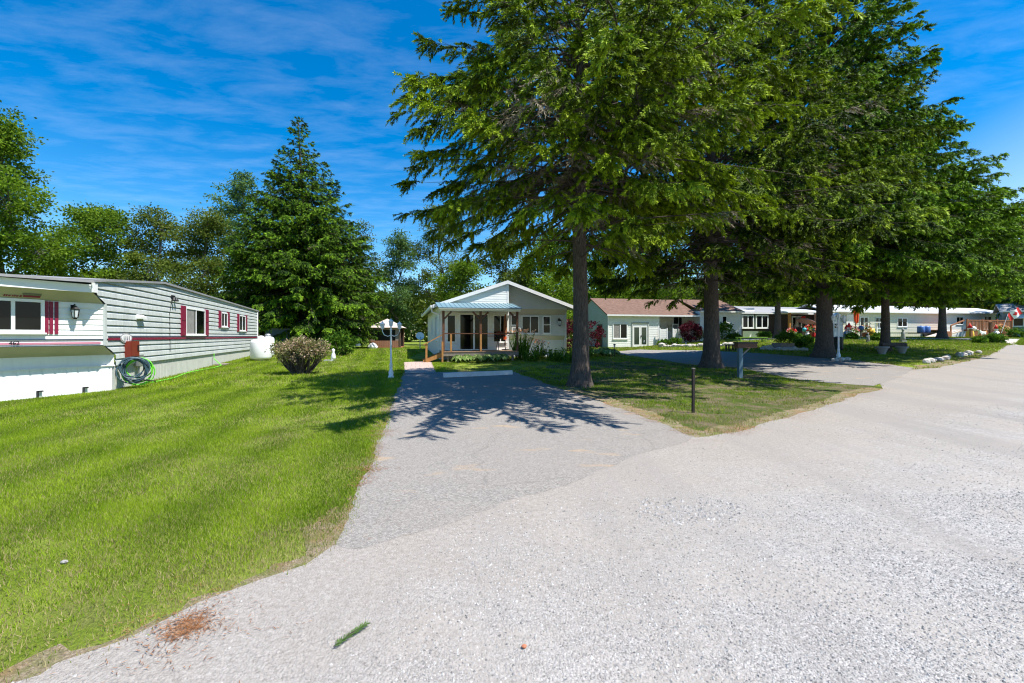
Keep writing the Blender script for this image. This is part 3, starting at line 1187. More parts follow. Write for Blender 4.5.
def ribs(mb, x0, x1, z0, z1, y, step=.16, d=.018):
    x = x0
    while x < x1 - 1e-6:
        e = min(x + step, x1)
        a, b = x + (e - x) * .72, x + (e - x) * .86
        mb.poly((x, y - d, z0), (a, y - d, z0), (a, y - d, z1), (x, y - d, z1))
        mb.poly((a, y - d, z0), (b, y, z0), (b, y, z1), (a, y - d, z1))
        mb.poly((b, y, z0), (e, y - d, z0), (e, y - d, z1), (b, y, z1))
        x = e


def window(par, x, z, wd, h, y=-.03, split=(.5,), fr=.055, M=None, mat=None, glass=None, sill=True, name='window', curtain=False, hsplit=()):
    """white frame with bars; the panes are its child"""
    mb = MB(M)
    o = .035
    mb.box(x, x + wd, y - o, y + .03, z, z + fr)
    mb.box(x, x + wd, y - o, y + .03, z + h - fr, z + h)
    mb.box(x, x + fr, y - o, y + .03, z + fr, z + h - fr)
    mb.box(x + wd - fr, x + wd, y - o, y + .03, z + fr, z + h - fr)
    for s in split:
        mb.box(x + wd * s - fr * .5, x + wd * s + fr * .5, y - o + .004, y + .03, z + fr, z + h - fr)
    for s in hsplit:
        mb.box(x + fr, x + wd - fr, y - o + .008, y + .03, z + h * s - fr * .4, z + h * s + fr * .4)
    if sill:
        mb.box(x - .03, x + wd + .03, y - o - .03, y + .03, z - .04, z)
    f = mb.build(name, mat or WHITE2, par)
    g = MB(M)
    g.poly((x + fr * .5, y - .008, z + fr * .5), (x + wd - fr * .5, y - .008, z + fr * .5), (x + wd - fr * .5, y - .008, z + h - fr * .5), (x + fr * .5, y - .008, z + h - fr * .5))
    g.build('pane', glass or GLASS, f)
    if curtain:
        c = MB(M)
        c.poly((x + fr, y - .012, z + fr), (x + fr + (wd - 2 * fr) * .42, y - .012, z + fr), (x + fr + (wd - 2 * fr) * .42, y - .012, z + h - fr), (x + fr, y - .012, z + h - fr))
        c.build('curtain', CURTAIN, f)
    return f


def shutter(par, x, z, wd, h, y=-.03, mat=MAROON):
    mb = MB()
    mb.box(x, x + wd, y - .03, y + .02, z, z + h)
    mb.box(x + .03, x + wd - .03, y - .042, y - .03, z + h * .52, z + h - .05)
    mb.box(x + .03, x + wd - .03, y - .042, y - .03, z + .05, z + h * .48)
    return mb.build('shutter', mat, par)


def text_mesh(name, s, size, mat, par, M, depth=.004):
    cu = bpy.data.curves.new(name, 'FONT')
    cu.body = s
    cu.size = size
    cu.extrude = depth
    cu.align_x = 'CENTER'
    cu.align_y = 'CENTER'
    o = bpy.data.objects.new(name, cu)
    COL.objects.link(o)
    bpy.context.view_layer.update()
    me = bpy.data.meshes.new_from_object(o.evaluated_get(bpy.context.evaluated_depsgraph_get()))
    bpy.data.objects.remove(o)
    me.name = name
    me.materials.clear()
    me.materials.append(mat)
    me.transform(M)
    o = bpy.data.objects.new(name, me)
    COL.objects.link(o)
    o.parent = par
    return o


STAND = Matrix.Rotation(PI / 2, 4, 'X')        # lying text -> standing, facing -y


def wall_lamp(par, p, M=None, s=1.0):
    mb = MB(M)
    x, y, z = p
    mb.box(x - .04 * s, x + .04 * s, y - .02, y, z - .02 * s, z + .14 * s)
    mb.beam((x, y, z + .10 * s), (x, y - .13 * s, z + .16 * s), .02 * s)
    mb.lathe([(.02 * s, .12 * s), (.10 * s, .03 * s), (.095 * s, .01 * s)], (x, y - .13 * s, z), 6)
    mb.lathe([(.06 * s, -.20 * s), (.03 * s, -.24 * s)], (x, y - .13 * s, z), 6)
    for k in range(6):
        a = PI / 3 * k
        mb.beam((x + .09 * s * math.cos(a), y - .13 * s + .09 * s * math.sin(a), z + .01 * s), (x + .06 * s * math.cos(a), y - .13 * s + .06 * s * math.sin(a), z - .2 * s), .012 * s)
    o = mb.build('wall_lamp', BLACK, par)
    g = MB(M)
    g.lathe([(.082 * s, .005 * s), (.052 * s, -.19 * s)], (x, y - .13 * s, z), 6)
    g.build('lamp_glass', LAMPG, o)
    return o


def foot(root, pts):
    c, s = math.cos(root.rotation_euler.z), math.sin(root.rotation_euler.z)
    HOUSES.append([(root.location.x + c * x - s * y, root.location.y + s * x + c * y) for x, y in pts])


# ------------------------------------------------------------------ mobile home at the left
Z0 = G(-11.4, 12.7)
H1 = thing('mobile_home', 'long aged white mobile home with maroon shutters and an angled bay end', 'mobile home', (-11.4, 12.7, Z0), math.atan2(.949, -.314))
LEN, WID = 19.7, 4.3
N1 = (-.653, -.757)
D1 = (-.757, .653)
BL = 3.4


def su(u):
    return (-7.196 / ((u - 512) / F + .331) - 12.7) / .949


def bay(o, z, end=False):
    if end:
        return (D1[0] * BL + N1[0] * o, D1[1] * BL + N1[1] * o, z)
    return (-o / .653, 0.0, z)


def h1_left(z):
    if z > 2.75: return -.54
    if z > 2.47: return -.54 * (z - 2.47) / .28
    if z > 1.31: return 0
    if z > 1.04: return .54 * (1.31 - z) / .27
    return .56


TOPP = [(-.6, 3.02), (0, 3.10), (3.9, 3.46), (LEN, 3.26)]


def h1_l(z):
    l = h1_left(z)
    if z > 3.12:
        l = max(l, (z - 3.12) / .34 * 3.9)
    elif z > 3.08:
        l = max(l, -.54)
    return l


def h1_r(z):
    return LEN if z < 3.26 else max(3.9, LEN - (z - 3.26) / .20 * (LEN - 3.9))


mb = MB()
lap(mb, .72, 3.46, 0, h1_l, h1_r, .20, .052)
mb.poly((LEN, -.02, .7), (LEN, WID, .7), (LEN, WID, 3.26), (LEN, -.02, 3.26))
mb.poly((LEN, WID, .7), (-2.57, WID, .7), (-2.57, WID, 3.1), (3.9, WID, 3.46), (LEN, WID, 3.26))
mb.poly((-2.57, WID, -.3), (-2.57, 2.22, -.3), (-2.57, 2.22, 3.1), (-2.57, WID, 3.1))
mb.box(LEN - .03, LEN + .04, -.045, .03, .7, 3.25)
mb.box(h1_l(1.5) - .03, h1_l(1.5) + .06, -.05, .02, 1.31, 2.47)
mb.build('wall', GREYSID, H1)
# angled bay
BM = Matrix(((-D1[0], N1[0] * -1, 0, D1[0] * BL), (-D1[1], N1[1] * -1, 0, D1[1] * BL), (0, 0, 1, 0), (0, 0, 0, 1)))   # local frame of the bay: x to the right, facing -y
mb = MB(BM)
lap(mb, 1.31, 2.47, 0, 0, BL, .145, .022)
mb.build('bay_wall', WHITE, H1)
mb = MB()
mb.poly(bay(.35, 2.75, True), bay(.35, 2.75), bay(0, 2.47), bay(0, 2.47, True))
mb.build('soffit', TAN, H1)
mb = MB()
mb.poly(bay(0, 1.31, True), bay(0, 1.31), bay(-.35, 1.04), bay(-.35, 1.04, True))
mb.build('bay_underside', TAN, H1)
mb = MB()
mb.poly(bay(-.37, 1.04, True), bay(-.37, 1.04), bay(-.37, .72), bay(-.37, .72, True))
mb.build('bay_base', WHITE, H1)
mb = MB(BM)
ribs(mb, -.1, BL + .36 / .653 * .757 - .05, -.4, .72, .345, .24, .012)
mb.box(0, BL + .42, .30, .33, .715, .745)
mb.build('bay_skirting', SKIRTW, H1)
mb = MB()
ribs(mb, .56, LEN, -.4, .72, .03, .13, .03)
mb.box(.53, .62, -.02, .06, -.4, .74)
mb.box(.56, LEN, -.012, .02, .69, .725)
mb.poly((LEN, .03, -.4), (LEN, WID, -.4), (LEN, WID, .7), (LEN, .03, .7))
mb.build('skirting', SKIRTG, H1)
# roof
mb = MB()
for (xa, za), (xb, zb) in zip(TOPP[:-1], TOPP[1:]):
    if xb == LEN:
        xb += .12
    mb.prism([(xa, -.10, za), (xb, -.10, zb), (xb, WID * .5, zb + .05), (xa, WID * .5, za + .05)], (0, 0, .07))
    mb.prism([(xa, WID * .5, za + .05), (xb, WID * .5, zb + .05), (xb, WID + .1, zb), (xa, WID + .1, za)], (0, 0, .07))
e0, e1 = bay(.46, 2.99), bay(.46, 2.93, True)
mb.prism([e1, (e0[0], -.1, 2.99), (-.6, WID * .5, 3.06), (-2.9, WID * .5, 3.0)], (0, 0, .065))
mb.prism([(-2.9, WID * .5, 3.0), (-.6, WID * .5, 3.06), (-.6, WID + .1, 3.0), (-2.9, WID + .1, 2.95)], (0, 0, .065))
mb.build('roof', ROOFG, H1)
mb = MB(BM)
mb.box(-.2, BL - .43, -.40, -.36, 2.735, 2.945)
mb.box(-.2, BL - .43, -.415, -.40, 2.90, 2.945)
mb.build('fascia', WHITE2, H1)
mb = MB(); mb.box(-.66, -.46, -.075, -.03, 2.74, 3.0); mb.build('corner_trim', WHITE2, H1)
# belt lines
mb = MB()
mb.box(.12, LEN - .05, -.068, -.050, 1.455, 1.525)
mb.build('belt_stripe', MAROON, H1)
mb = MB()
mb.box(.12, LEN - .05, -.068, -.050, 1.545, 1.575)
mb.build('belt_line', NAVY, H1)
mb = MB(BM)
mb.box(0, BL - .08, -.034, -.024, 1.36, 1.415)
mb.build('belt_stripe', pm('faded_pink_paint', (.55, .22, .30), .5, .25, 1.2), H1)
mb = MB(BM)
mb.box(0, BL - .02, -.036, -.024, 1.475, 1.497)
mb.box(0, BL - .02, -.036, -.024, 1.312, 1.330)
mb.build('belt_line', NAVY, H1)
# windows and shutters on the long side
for ua, ub, z, h in ((181.5, 205, 1.62, 1.12), (218.5, 227, 2.05, .74), (237, 245, 1.88, .92)):
    a, b = su(ua), su(ub)
    sw = .46 if ua < 200 else .36
    shutter(H1, a - sw / 2, z - .05, sw, h + .1, -.055)
    shutter(H1, b - sw / 2, z - .05, sw, h + .1, -.055)
    window(H1, a + sw / 2 + .02, z, b - a - sw - .04, h, -.055, curtain=ua < 200)
# bay window, three upright maroon bars, lamp, house number


def bu(u):
    k = (u - 512) / F
    # along the bay: world point of the corner minus t * (.382,.924)
    t = (-11.4 - k * 12.7) / (.382 - k * .924)
    return BL - t


xw = bu(43.5)
window(H1, .25, 1.66, xw - .25, .83, -.026, split=((bu(12) - .25) / (xw - .25),), fr=.07, M=BM)
for u in (46, 50.5, 55.8):
    q = MB(BM)
    x = bu(u)
    q.box(x - .035, x + .035, -.045, -.02, 1.63, 2.46)
    q.build('trim_bar', MAROON, H1)
wall_lamp(H1, (bu(72), -.02, 2.26), BM, 1.0)
text_mesh('house_number', '462', .125, BLACK, H1, BM @ Matrix.Translation((bu(13.5), -.040, 1.405)) @ STAND)
# worn lettering and a red bar on the soffit panel
q = MB(BM)
sl = Vector((0, .35, -.28)).normalized()
def onsoff(x, t):
    return (x, -.35 + sl.y * t - .012, 2.75 + sl.z * t - .008)
q.prism([onsoff(bu(20), .27), onsoff(bu(37.5), .27), onsoff(bu(37.5), .33), onsoff(bu(20.8), .33)], (0, -.006, -.006))
q.build('sign_bar', MAROON, H1)
q = MB(BM)
q.prism([onsoff(bu(18), .20), onsoff(bu(37.5), .20), onsoff(bu(37.5), .26), onsoff(bu(19.6), .26)], (0, -.006, -.006))
q.build('sign_bar', pm('olive_grey_paint', (.16, .17, .13), .5), H1)
q = MB(BM)
x, r = bu(1), random.Random(4)
while x < bu(18):
    k = r.uniform(.02, .04)
    q.prism([onsoff(x, .29 + r.uniform(-.02, .02)), onsoff(x + k, .285), onsoff(x + k, .33), onsoff(x, .335)], (0, -.005, -.005))
    x += k + r.uniform(.006, .03)
q.build('sign_lettering', MAROON, H1)
# plaque, meter box, vent hoods, flood lamp, downpipe, cable
q = MB()
xa, xb = su(117.5), su(129.5)
ring = [((xa + xb) / 2 + (xb - xa) / 2 * math.cos(k * PI / 12), (.15) * math.sin(k * PI / 12)) for k in range(24)]
q.prism([(a, -.05, 1.515 + b) for a, b in ring], (0, -.02, 0))
pq = q.build('plaque', pm('plaque_grey', (.36, .36, .37), .4), H1)
q = MB()
q.prism([((xa + xb) / 2 + (a - (xa + xb) / 2) * .82, -.071, 1.515 + b * .74) for a, b in ring], (0, -.006, 0))
pf = q.build('plaque_face', WHITE2, pq)
q = MB()
for k in range(4):
    x = xa + (xb - xa) * (.25 + .14 * k)
    q.poly((x, -.079, 1.44), (x + .05, -.079, 1.44), (x + .025 + .02 * (k % 2), -.079, 1.57), (x + .01, -.079, 1.57))
q.build('plaque_mark', NAVY, pq)
q = MB()
q.box(su(123), su(132), -.19, -.02, .93, 1.42)
q.box(su(123) + .03, su(132) - .03, -.205, -.19, .96, 1.39)
mbx = q.build('meter_box', REDBR, H1)
q = MB(); q.box(su(129.5), su(130.3), -.225, -.205, 1.1, 1.3); q.build('latch', BLACK, mbx)
q = MB(); q.box(su(133.5), su(138.5), -.14, -.02, .62, .98); q.tube([(su(136), -.08, .62), (su(136), -.08, -.1)], .03, 8); q.build('outlet_box', STEEL, H1)
q = MB(); q.prism([(su(134.5), -.03, 2.27), (su(134.5), -.16, 2.20), (su(134.5), -.16, 2.13), (su(134.5), -.03, 2.13)], (su(141) - su(134.5), 0, 0)); q.build('vent_hood', WHITE2, H1)
q = MB(); q.box(su(169.5), su(173.5), -.06, -.02, 3.0, 3.12)
for k in (-.12, .12):
    q.lathe([(.03, 0), (.075, -.1), (.07, -.14)], (su(171.5) + k, -.12, 3.04), 8)
q.build('flood_lamp', BLACK, H1)
q = MB(); q.tube([(su(170), -.05, 2.95), (su(168), -.05, 2.4), (su(168.5), -.05, 1.0)], .012, 5); q.build('cable', BLACK, H1)
q = MB(); q.tube([(LEN - .25, -.07, 3.2), (LEN - .25, -.07, .2)], .035, 8); q.build('downpipe', WHITE2, H1)
for u in (44, 90):
    q = MB(BM); x = bu(u); q.box(x - .02, x + .1, .27, .32, .14, .17); q.box(x - .02, x + .01, .27, .32, -.1, .17); q.build('skirting_clip', BLACK, H1)
foot(H1, [(.5, 0), (LEN, 0), (LEN, WID), (-2.57, WID), (-2.57, 2.3)])

# hoses hung on the wall
def h1w(x, y, z):
    return H1.matrix_basis @ Vector((x, y, z))


def coil(label, x, y, z, r, mat, n, seed, group):
    rr = random.Random(seed)
    p = Vector((x, y, Z0 + z))
    root = thing('garden_hose', label, 'hose', p, .67, group)
    q = MB()
    for k in range(n):
        ra, rb = r * rr.uniform(.78, 1.04), r * rr.uniform(.85, 1.1)
        dx, dy, ph = rr.uniform(-.07, .07), rr.uniform(-.06, .06), rr.uniform(0, 6)
        pts = []
        for i in range(25):
            a = 2 * PI * i / 24 + ph
            pts.append((dx + ra * math.cos(a), dy + .03 * math.sin(2 * a + ph), rb * math.sin(a) - rb - .02 + (r - rb)))
        q.tube(pts, .019, 6, False)
    q.build('coil', mat, root, smooth=True)
    q = MB()
    q.tube([(r * .5, -.06, -r * 1.9), (r * .8, -.1, -r * 2.02), (r * 1.1, -.15, -r * 2.05)], .021, 6)
    q.build('nozzle', BLACK, root)
    return root


coil('blue grey garden hose coiled on the mobile home wall below the red meter box', -11.27, 13.55, .92, .33, HOSET, 9, 1, 'hoses coiled on the mobile home')
coil('lime green garden hose half hidden behind the blue grey coil', -11.24, 13.74, .90, .34, HOSEG, 4, 2, 'hoses coiled on the mobile home')
# loose lime hose lying along the skirting
pts = []
for i in range(30):
    t = i / 29
    q = h1w(su(140) + t * (su(211) - su(140)), -.28 - .12 * math.sin(t * 9) - .1 * t, 0)
    pts.append((q.x, q.y, G(q.x, q.y) + .03))
q = h1w(su(212), -.08, 0)
pts += [(q.x, q.y, G(q.x, q.y) + .35), (q.x, q.y, G(q.x, q.y) + .6)]
mb = MB(); mb.tube(pts, .02, 6)
tag(mb.build('garden_hose', HOSEG), 'thin lime hose lying in the grass along the grey skirting', 'hose')
mb = MB()
p = h1w(su(214), -.35, 0)
mb.box(-.45, .45, -.2, .2, 0, .07)
o = tag(mb.build('splash_block', WEATHER), 'flat brown board on the grass at the grey skirting', 'board')
o.location = (p.x, p.y, G(p.x, p.y)); o.rotation_euler.z = H1.rotation_euler.z

# propane tanks at the far end
for u, v, r, h, lab in ((261, 360.5, .54, 1.2, 'large white upright propane tank at the end of the mobile home'), (268, 358.5, .36, 1.28, 'narrow white propane tank half hidden behind the large one')):
    p = gp(u, v)
    if r < .4:
        p.y += 1.2; p.x = (u - 512) / F * p.y; p.z = G(p.x, p.y)
    k = thing('propane_tank', lab, 'tank', p, 0, 'propane tanks')
    q = MB(); q.lathe([(r * .7, .06), (r * .93, .10), (r, .2), (r, h - .2), (r * .93, h - .09), (r * .7, h - .02), (r * .3, h)], (0, 0, 0), 24); q.build('tank', TANKW, k, smooth=True)
    q = MB(); q.lathe([(r * .6, -.05), (r * .6, .08)], (0, 0, 0), 20); q.build('base_ring', STEEL, k)
    q = MB(); q.lathe([(.17, h - .03), (.18, h + .1), (.12, h + .17), (.02, h + .19)], (0, 0, 0), 14); q.build('valve_hood', TANKW if r > .4 else STEEL, k, smooth=True)

# slate blue board shed beyond
p = gp(275, 352); p.y += 3.0; p.x = (275 - 512) / F * p.y; p.z = G(p.x, p.y)
k = thing('garden_shed', 'slate blue board shed in shade behind the propane tanks', 'shed', p, .1)
q = MB(); ribs(q, -.8, 1.05, -.1, 1.75, 0, .2, .012); q.poly((1.05, 0, -.1), (1.05, 1.6, -.1), (1.05, 1.6, 1.75), (1.05, 0, 1.75)); q.poly((-.8, 0, -.1), (-.8, 1.6, -.1), (-.8, 1.6, 1.75), (-.8, 0, 1.75)); q.build('wall', SHEDB, k)
q = MB(); q.box(-.88, 1.13, -.08, 1.7, 1.753, 1.81); q.build('roof', ROOFG, k)
p = gp(349, 347); p.y += 4; p.x = (349 - 512) / F * p.y; p.z = G(p.x, p.y)
k = thing('garden_shed', 'dark grey shed in deep shade under the big spruce beside the gazebo', 'shed', p, .1)
q = MB(); ribs(q, -1.0, 1.0, -.1, 1.7, 0, .25, .012); q.poly((1.0, 0, -.1), (1.0, 2, -.1), (1.0, 2, 1.7), (1.0, 0, 1.7)); q.build('wall', SHEDB, k)
q = MB(); q.prism([(-1.1, -.1, 1.7), (1.1, -.1, 1.7), (0, -.1, 2.2)], (0, 2.2, 0)); q.build('roof', ROOFG, k)

# ------------------------------------------------------------------ gabled white house with the porch
z2 = G(-4.11, 26)
H2 = thing('gabled_house', 'white gabled house with a blue roofed front porch behind the parking stop', 'house', (-4.11, 26, z2), RA)
WL, W2, DP = 4.02, 7.88, 13.0
FLOOR = .78 - z2
EZ = 3.42 - z2        # eave height
RZ = 4.78 - z2        # ridge height
slope = (RZ - EZ) / 3.94
def gab(z, lo, hi, mid=3.94):
    return (lambda zz: max(lo, 0 if zz < EZ else (zz - EZ) / slope)), (lambda zz: min(hi, W2 if zz < EZ else W2 - (zz - EZ) / slope))
mb = MB()
l, r = gab(0, 0, WL)
lap(mb, FLOOR, RZ - .02, 0, l, r, .14, .016)
lap(mb, -.5, FLOOR, 0, 0, WL, .14, .016)
# return wall between the two halves, then the set back right half
RM = Matrix(((0, 1, 0, WL), (-1, 0, 0, .9), (0, 0, 1, 0), (0, 0, 0, 1)))
mb.poly((WL, 0, -.3), (WL, .95, -.3), (WL, .95, RZ - .05), (WL, 0, RZ - .05))
mb.box(WL - .09, WL + .012, -.03, .02, -.2, RZ - .08)
mb.box(0, .09, -.03, .02, -.2, EZ)
# left side wall, back, right side
SM = Matrix(((0, 1, 0, 0), (-1, 0, 0, DP), (0, 0, 1, 0), (0, 0, 0, 1)))     # faces -x
lap(MBL := MB(SM), -.5, EZ, 0, 0, DP, .2, .016)
mb.v, mb.f, mb.mi = mb.v, mb.f, mb.mi
mb.build('wall', WHITE, H2)
MBL.build('side_wall', WHITE, H2)
mb = MB()
l, r = gab(0, WL + .012, W2)
ZA, ZB = 3.25 - z2, 2.92 - z2
ZC, ZD = 1.62 - z2, 1.36 - z2
lap(mb, ZA, RZ, .62, l, r, .14, .016)
lap(mb, ZC, ZB, .9, WL + .012, W2, .14, .016)
lap(mb, -.5, ZD, 1.15, WL + .012, W2, .14, .016)
mb.poly((W2, .62, -.5), (W2, DP, -.5), (W2, DP, EZ), (W2, .62, EZ))
mb.poly((0, DP, -.5), (W2, DP, -.5), (W2, DP, EZ), (3.94, DP, RZ), (0, DP, EZ))
mb.box(W2 - .07, W2 + .02, .87, .95, ZC, ZB)
mb.build('bay_wall', pm('shaded_bay_siding', (.60, .61, .58), .5, .06, 1, dirt=.15), H2)  # shade of the set back half is put into this greyer siding
mb = MB()
mb.prism([(WL + .015, .60, ZA), (W2, .60, ZA), (W2, .895, ZB), (WL + .015, .895, ZB)], (0, .02, .02))
mb.prism([(WL + .015, .875, ZC), (W2, .875, ZC), (W2, 1.15, ZD), (WL + .015, 1.15, ZD)], (0, .02, .02))
mb.build('slanted_panel', TAN, H2)
# roof
OV = .11
mb = MB()
el, er = -.42, W2 + .42
ze = EZ - slope * .42
mb.prism([(el, -OV, ze), (3.94, -OV, RZ), (3.94, DP + .3, RZ), (el, DP + .3, ze)], (0, 0, .09))
mb.prism([(3.94, -OV, RZ), (er, -OV, ze), (er, DP + .3, ze), (3.94, DP + .3, RZ)], (0, 0, .09))
mb.build('roof', pm('blue_grey_shingle', (.13, .15, .17), .8, .2, 6), H2)
mb = MB()
mb.prism([(el, -OV - .03, ze - .10), (3.94, -OV - .03, RZ - .10), (3.94, -OV - .03, RZ + .10), (el, -OV - .03, ze + .10)], (0, .027, 0))
mb.prism([(3.94, -OV - .03, RZ - .10), (er, -OV - .03, ze - .10), (er, -OV - .03, ze + .10), (3.94, -OV - .03, RZ + .10)], (0, .027, 0))
mb.build('fascia', WHITE2, H2)
mb = MB(); mb.box(el - .13, el - .005, -OV, DP + .3, ze - .06, ze + .075)
mb.tube([(el - .06, .1, ze - .05), (el - .02, .12, ze - .3), (-.06, .14, ze - .45), (-.06, .14, ze - .75)], .05, 8)
mb.build('gutter', WHITE2, H2)
# side wall battens / window
window(H2, DP - 3.2, FLOOR + .55, 1.1, 1.5, -.02, M=SM, split=(.5,))
window(H2, DP - 7.2, FLOOR + .9, 1.1, 1.1, -.02, M=SM)
# porch
PD = 2.2
PX0, PX1 = -.05, WL + .05
mb = MB()
n = 16
for i in range(n):
    a = PX0 + (PX1 - PX0) * i / n
    b = PX0 + (PX1 - PX0) * (i + 1) / n - .008
    mb.box(a, b, -PD, -.03, FLOOR - .04, FLOOR)
mb.build('porch_deck', pm('worn_deck_board', (.33, .20, .12), .7, .25, 5), H2)
mb = MB()
mb.box(PX0, PX1, -PD + .02, -PD + .06, FLOOR - .24, FLOOR - .042)
mb.box(PX0 + .01, PX0 + .05, -PD + .07, -.05, FLOOR - .24, FLOOR - .042)
mb.box(PX1 - .05, PX1 - .01, -PD + .07, -.05, FLOOR - .24, FLOOR - .042)
for x in (PX0 + .3, (PX0 + PX1) / 2, PX1 - .3):
    mb.box(x - .06, x + .06, -PD + .1, -PD + .22, -.3, FLOOR - .05)
mb.build('porch_frame', WEATHER, H2)
PB = 2.93 - z2
for x in (PX0 + .06, (PX0 + PX1) / 2 - .02, PX1 - .06):
    q = MB()
    q.beam((x, -PD + .1, FLOOR), (x, -PD + .1, PB), .12)
    for sgn in ((1,) if x < .5 else ((-1,) if x > 3.5 else (-1, 1))):
        q.beam((x + sgn * .05, -PD + .1, PB - .42), (x + sgn * .42, -PD + .1, PB - .03), .085)
    q.build('porch_post', WOODD, H2)
for x in ((PX0 + PX1) / 2 - .02, PX0 + .45):
    q = MB(); q.beam((x, -PD + .025, FLOOR), (x, -PD + .025, FLOOR + .92), .10, .045); q.build('rail_post', WOOD, H2)
mb = MB(); mb.beam((PX0 + .1, -PD + .1, FLOOR + .95), (PX1 - .1, -PD + .1, FLOOR + .95), .03, .05); mb.build('porch_rail', WOODD, H2)
mb = MB()
mb.box(PX0 - .12, PX1 + .1, -PD - .02, -PD + .12, PB, PB + .14)
mb.build('porch_beam', WHITE2, H2)
mb = MB()
ya, za, yb, zb = -PD - .2, PB + .145, -.03, 3.50 - z2
npan = 18
for i in range(npan):
    a = PX0 - .22 + (PX1 + .35 - PX0) * i / npan
    b = PX0 - .22 + (PX1 + .35 - PX0) * (i + 1) / npan
    mb.prism([(a, ya, za), (b - .035, ya, za), (b - .035, yb, zb), (a, yb, zb)], (0, 0, .02))
    mb.prism([(b - .035, ya, za), (b, ya, za), (b, yb, zb), (b - .035, yb, zb)], (0, 0, .045))
mb.build('porch_roof', BLUEMETAL, H2)
mb = MB(); mb.box(PX0 - .2, PX1 + .1, -PD - .19, -.1, PB + .10, PB + .12); mb.build('porch_ceiling', WHITE2, H2)
# sliding doors and the narrow windows beside them
mb = MB()
dx0, dx1, dh = 1.15, 2.75, 2.05
mb.box(dx0 - .1, dx0, -.07, 0, FLOOR, FLOOR + dh + .1); mb.box(dx1, dx1 + .1, -.07, 0, FLOOR, FLOOR + dh + .1)
mb.box(dx0, dx1, -.07, 0, FLOOR + dh, FLOOR + dh + .1); mb.box((dx0 + dx1) / 2 - .05, (dx0 + dx1) / 2 + .05, -.065, 0, FLOOR, FLOOR + dh)
mb.box(dx0, dx1, -.07, 0, FLOOR, FLOOR + .06)
dr = mb.build('sliding_door', WHITE2, H2)
mb = MB(); mb.poly((dx0, -.03, FLOOR + .05), (dx1, -.03, FLOOR + .05), (dx1, -.03, FLOOR + dh), (dx0, -.03, FLOOR + dh)); mb.build('pane', GLASS, dr)
mb = MB(); mb.box((dx0 + dx1) / 2 + .06, (dx0 + dx1) / 2 + .09, -.1, -.06, FLOOR + .9, FLOOR + 1.15); mb.build('handle', BLACK, dr)
window(H2, .38, FLOOR + .45, .52, 1.6, -.02, split=())
window(H2, 3.08, FLOOR + .45, .8, 1.6, -.02, split=(.55,))
wall_lamp(H2, (W2 - .42, .88, ZB - .4), None, 1.3)
# bay windows and the air conditioner
window(H2, WL + .34, ZC + .62, .46, .66, .88, split=())
window(H2, WL + 1.02, ZC + .13, 1.12, 1.10, .88, split=(.5,), curtain=False)
window(H2, WL + 2.38, ZC + .13, .52, 1.10, .88, split=(), hsplit=(.5,))
mb = MB(); mb.box(WL + .32, WL + .86, .45, .88, ZC + .10, ZC + .52)
ac = mb.build('air_conditioner', pm('ac_white', (.66, .66, .63), .5), H2)
mb = MB()
for k in range(7):
    mb.box(WL + .38, WL + .80, .438, .45, ZC + .15 + k * .05, ZC + .175 + k * .05)
mb.build('grille', pm('grille_grey', (.22, .22, .22), .6), ac)
mb = MB(); mb.box(WL + .4, WL + 2.9, .30, 1.14, -.06, .12 + .02); mb.build('plinth', CONCW, H2)
# steps with a handrail at the left end of the porch
st = MB()
sx = PX0 - .02
for i in range(3):
    zt = FLOOR - .17 * (i + 1)
    st.box(sx - .29 * (i + 1), sx - .29 * i, -PD + .15, -PD + 1.2, zt - .04, zt)
st.build('step', WOODR, H2)
for yy in (-PD + .13, -PD + 1.22):
    q = MB()
    q.prism([(sx, yy, FLOOR - .06), (sx, yy, FLOOR - .30), (sx - .80, yy, -.05), (sx - .97, yy, -.05), (sx - .97, yy, .08)], (0, .04, 0))
    q.build('stringer', WOOD, H2)
q = MB()
q.beam((sx - .80, -PD + .13, -.05), (sx - .80, -PD + .13, .92), .10)
q.beam((sx + .02, -PD + .0, -.1), (sx + .02, -PD + .0, 1.05), .09)
q.beam((sx - .95, -PD + .10, .88), (sx + .05, -PD + .10, 1.42), .12, .045)
q.build('handrail', WOOD, H2)
foot(H2, [(-1.0, -PD), (WL, -PD), (WL, .2), (W2, .6), (W2, DP), (0, DP), (0, 0), (-1.0, -.6)])


def h2(x, y, z=0):
    return H2.matrix_basis @ Vector((x, y, z))


# grill on the porch
k = thing('barbecue_grill', 'dark barbecue grill with orange side table on the porch', 'grill', h2(3.35, -.75, FLOOR), RA)
q = MB(); q.lathe([(.02, .72), (.2, .66), (.29, .78), (.30, .86)], (0, 0, 0), 16); q.build('bowl', BLACK, k, smooth=True)
q = MB(); q.lathe([(.305, .865), (.27, 1.0), (.12, 1.08), (.02, 1.09)], (0, 0, 0), 16); q.build('lid', REDBR, k, smooth=True)
for a in range(3):
    q = MB(); q.beam((.18 * math.cos(a * 2.1), .18 * math.sin(a * 2.1), .72), (.34 * math.cos(a * 2.1), .34 * math.sin(a * 2.1), 0), .03); q.build('leg', BLACK, k)
q = MB(); q.box(-.75, -.30, -.2, .2, .80, .83); q.build('side_table', WOODR, k)
q = MB(); q.box(.1, .3, -.36, -.30, .62, .80); q.build('tray', ORANGEC, k)
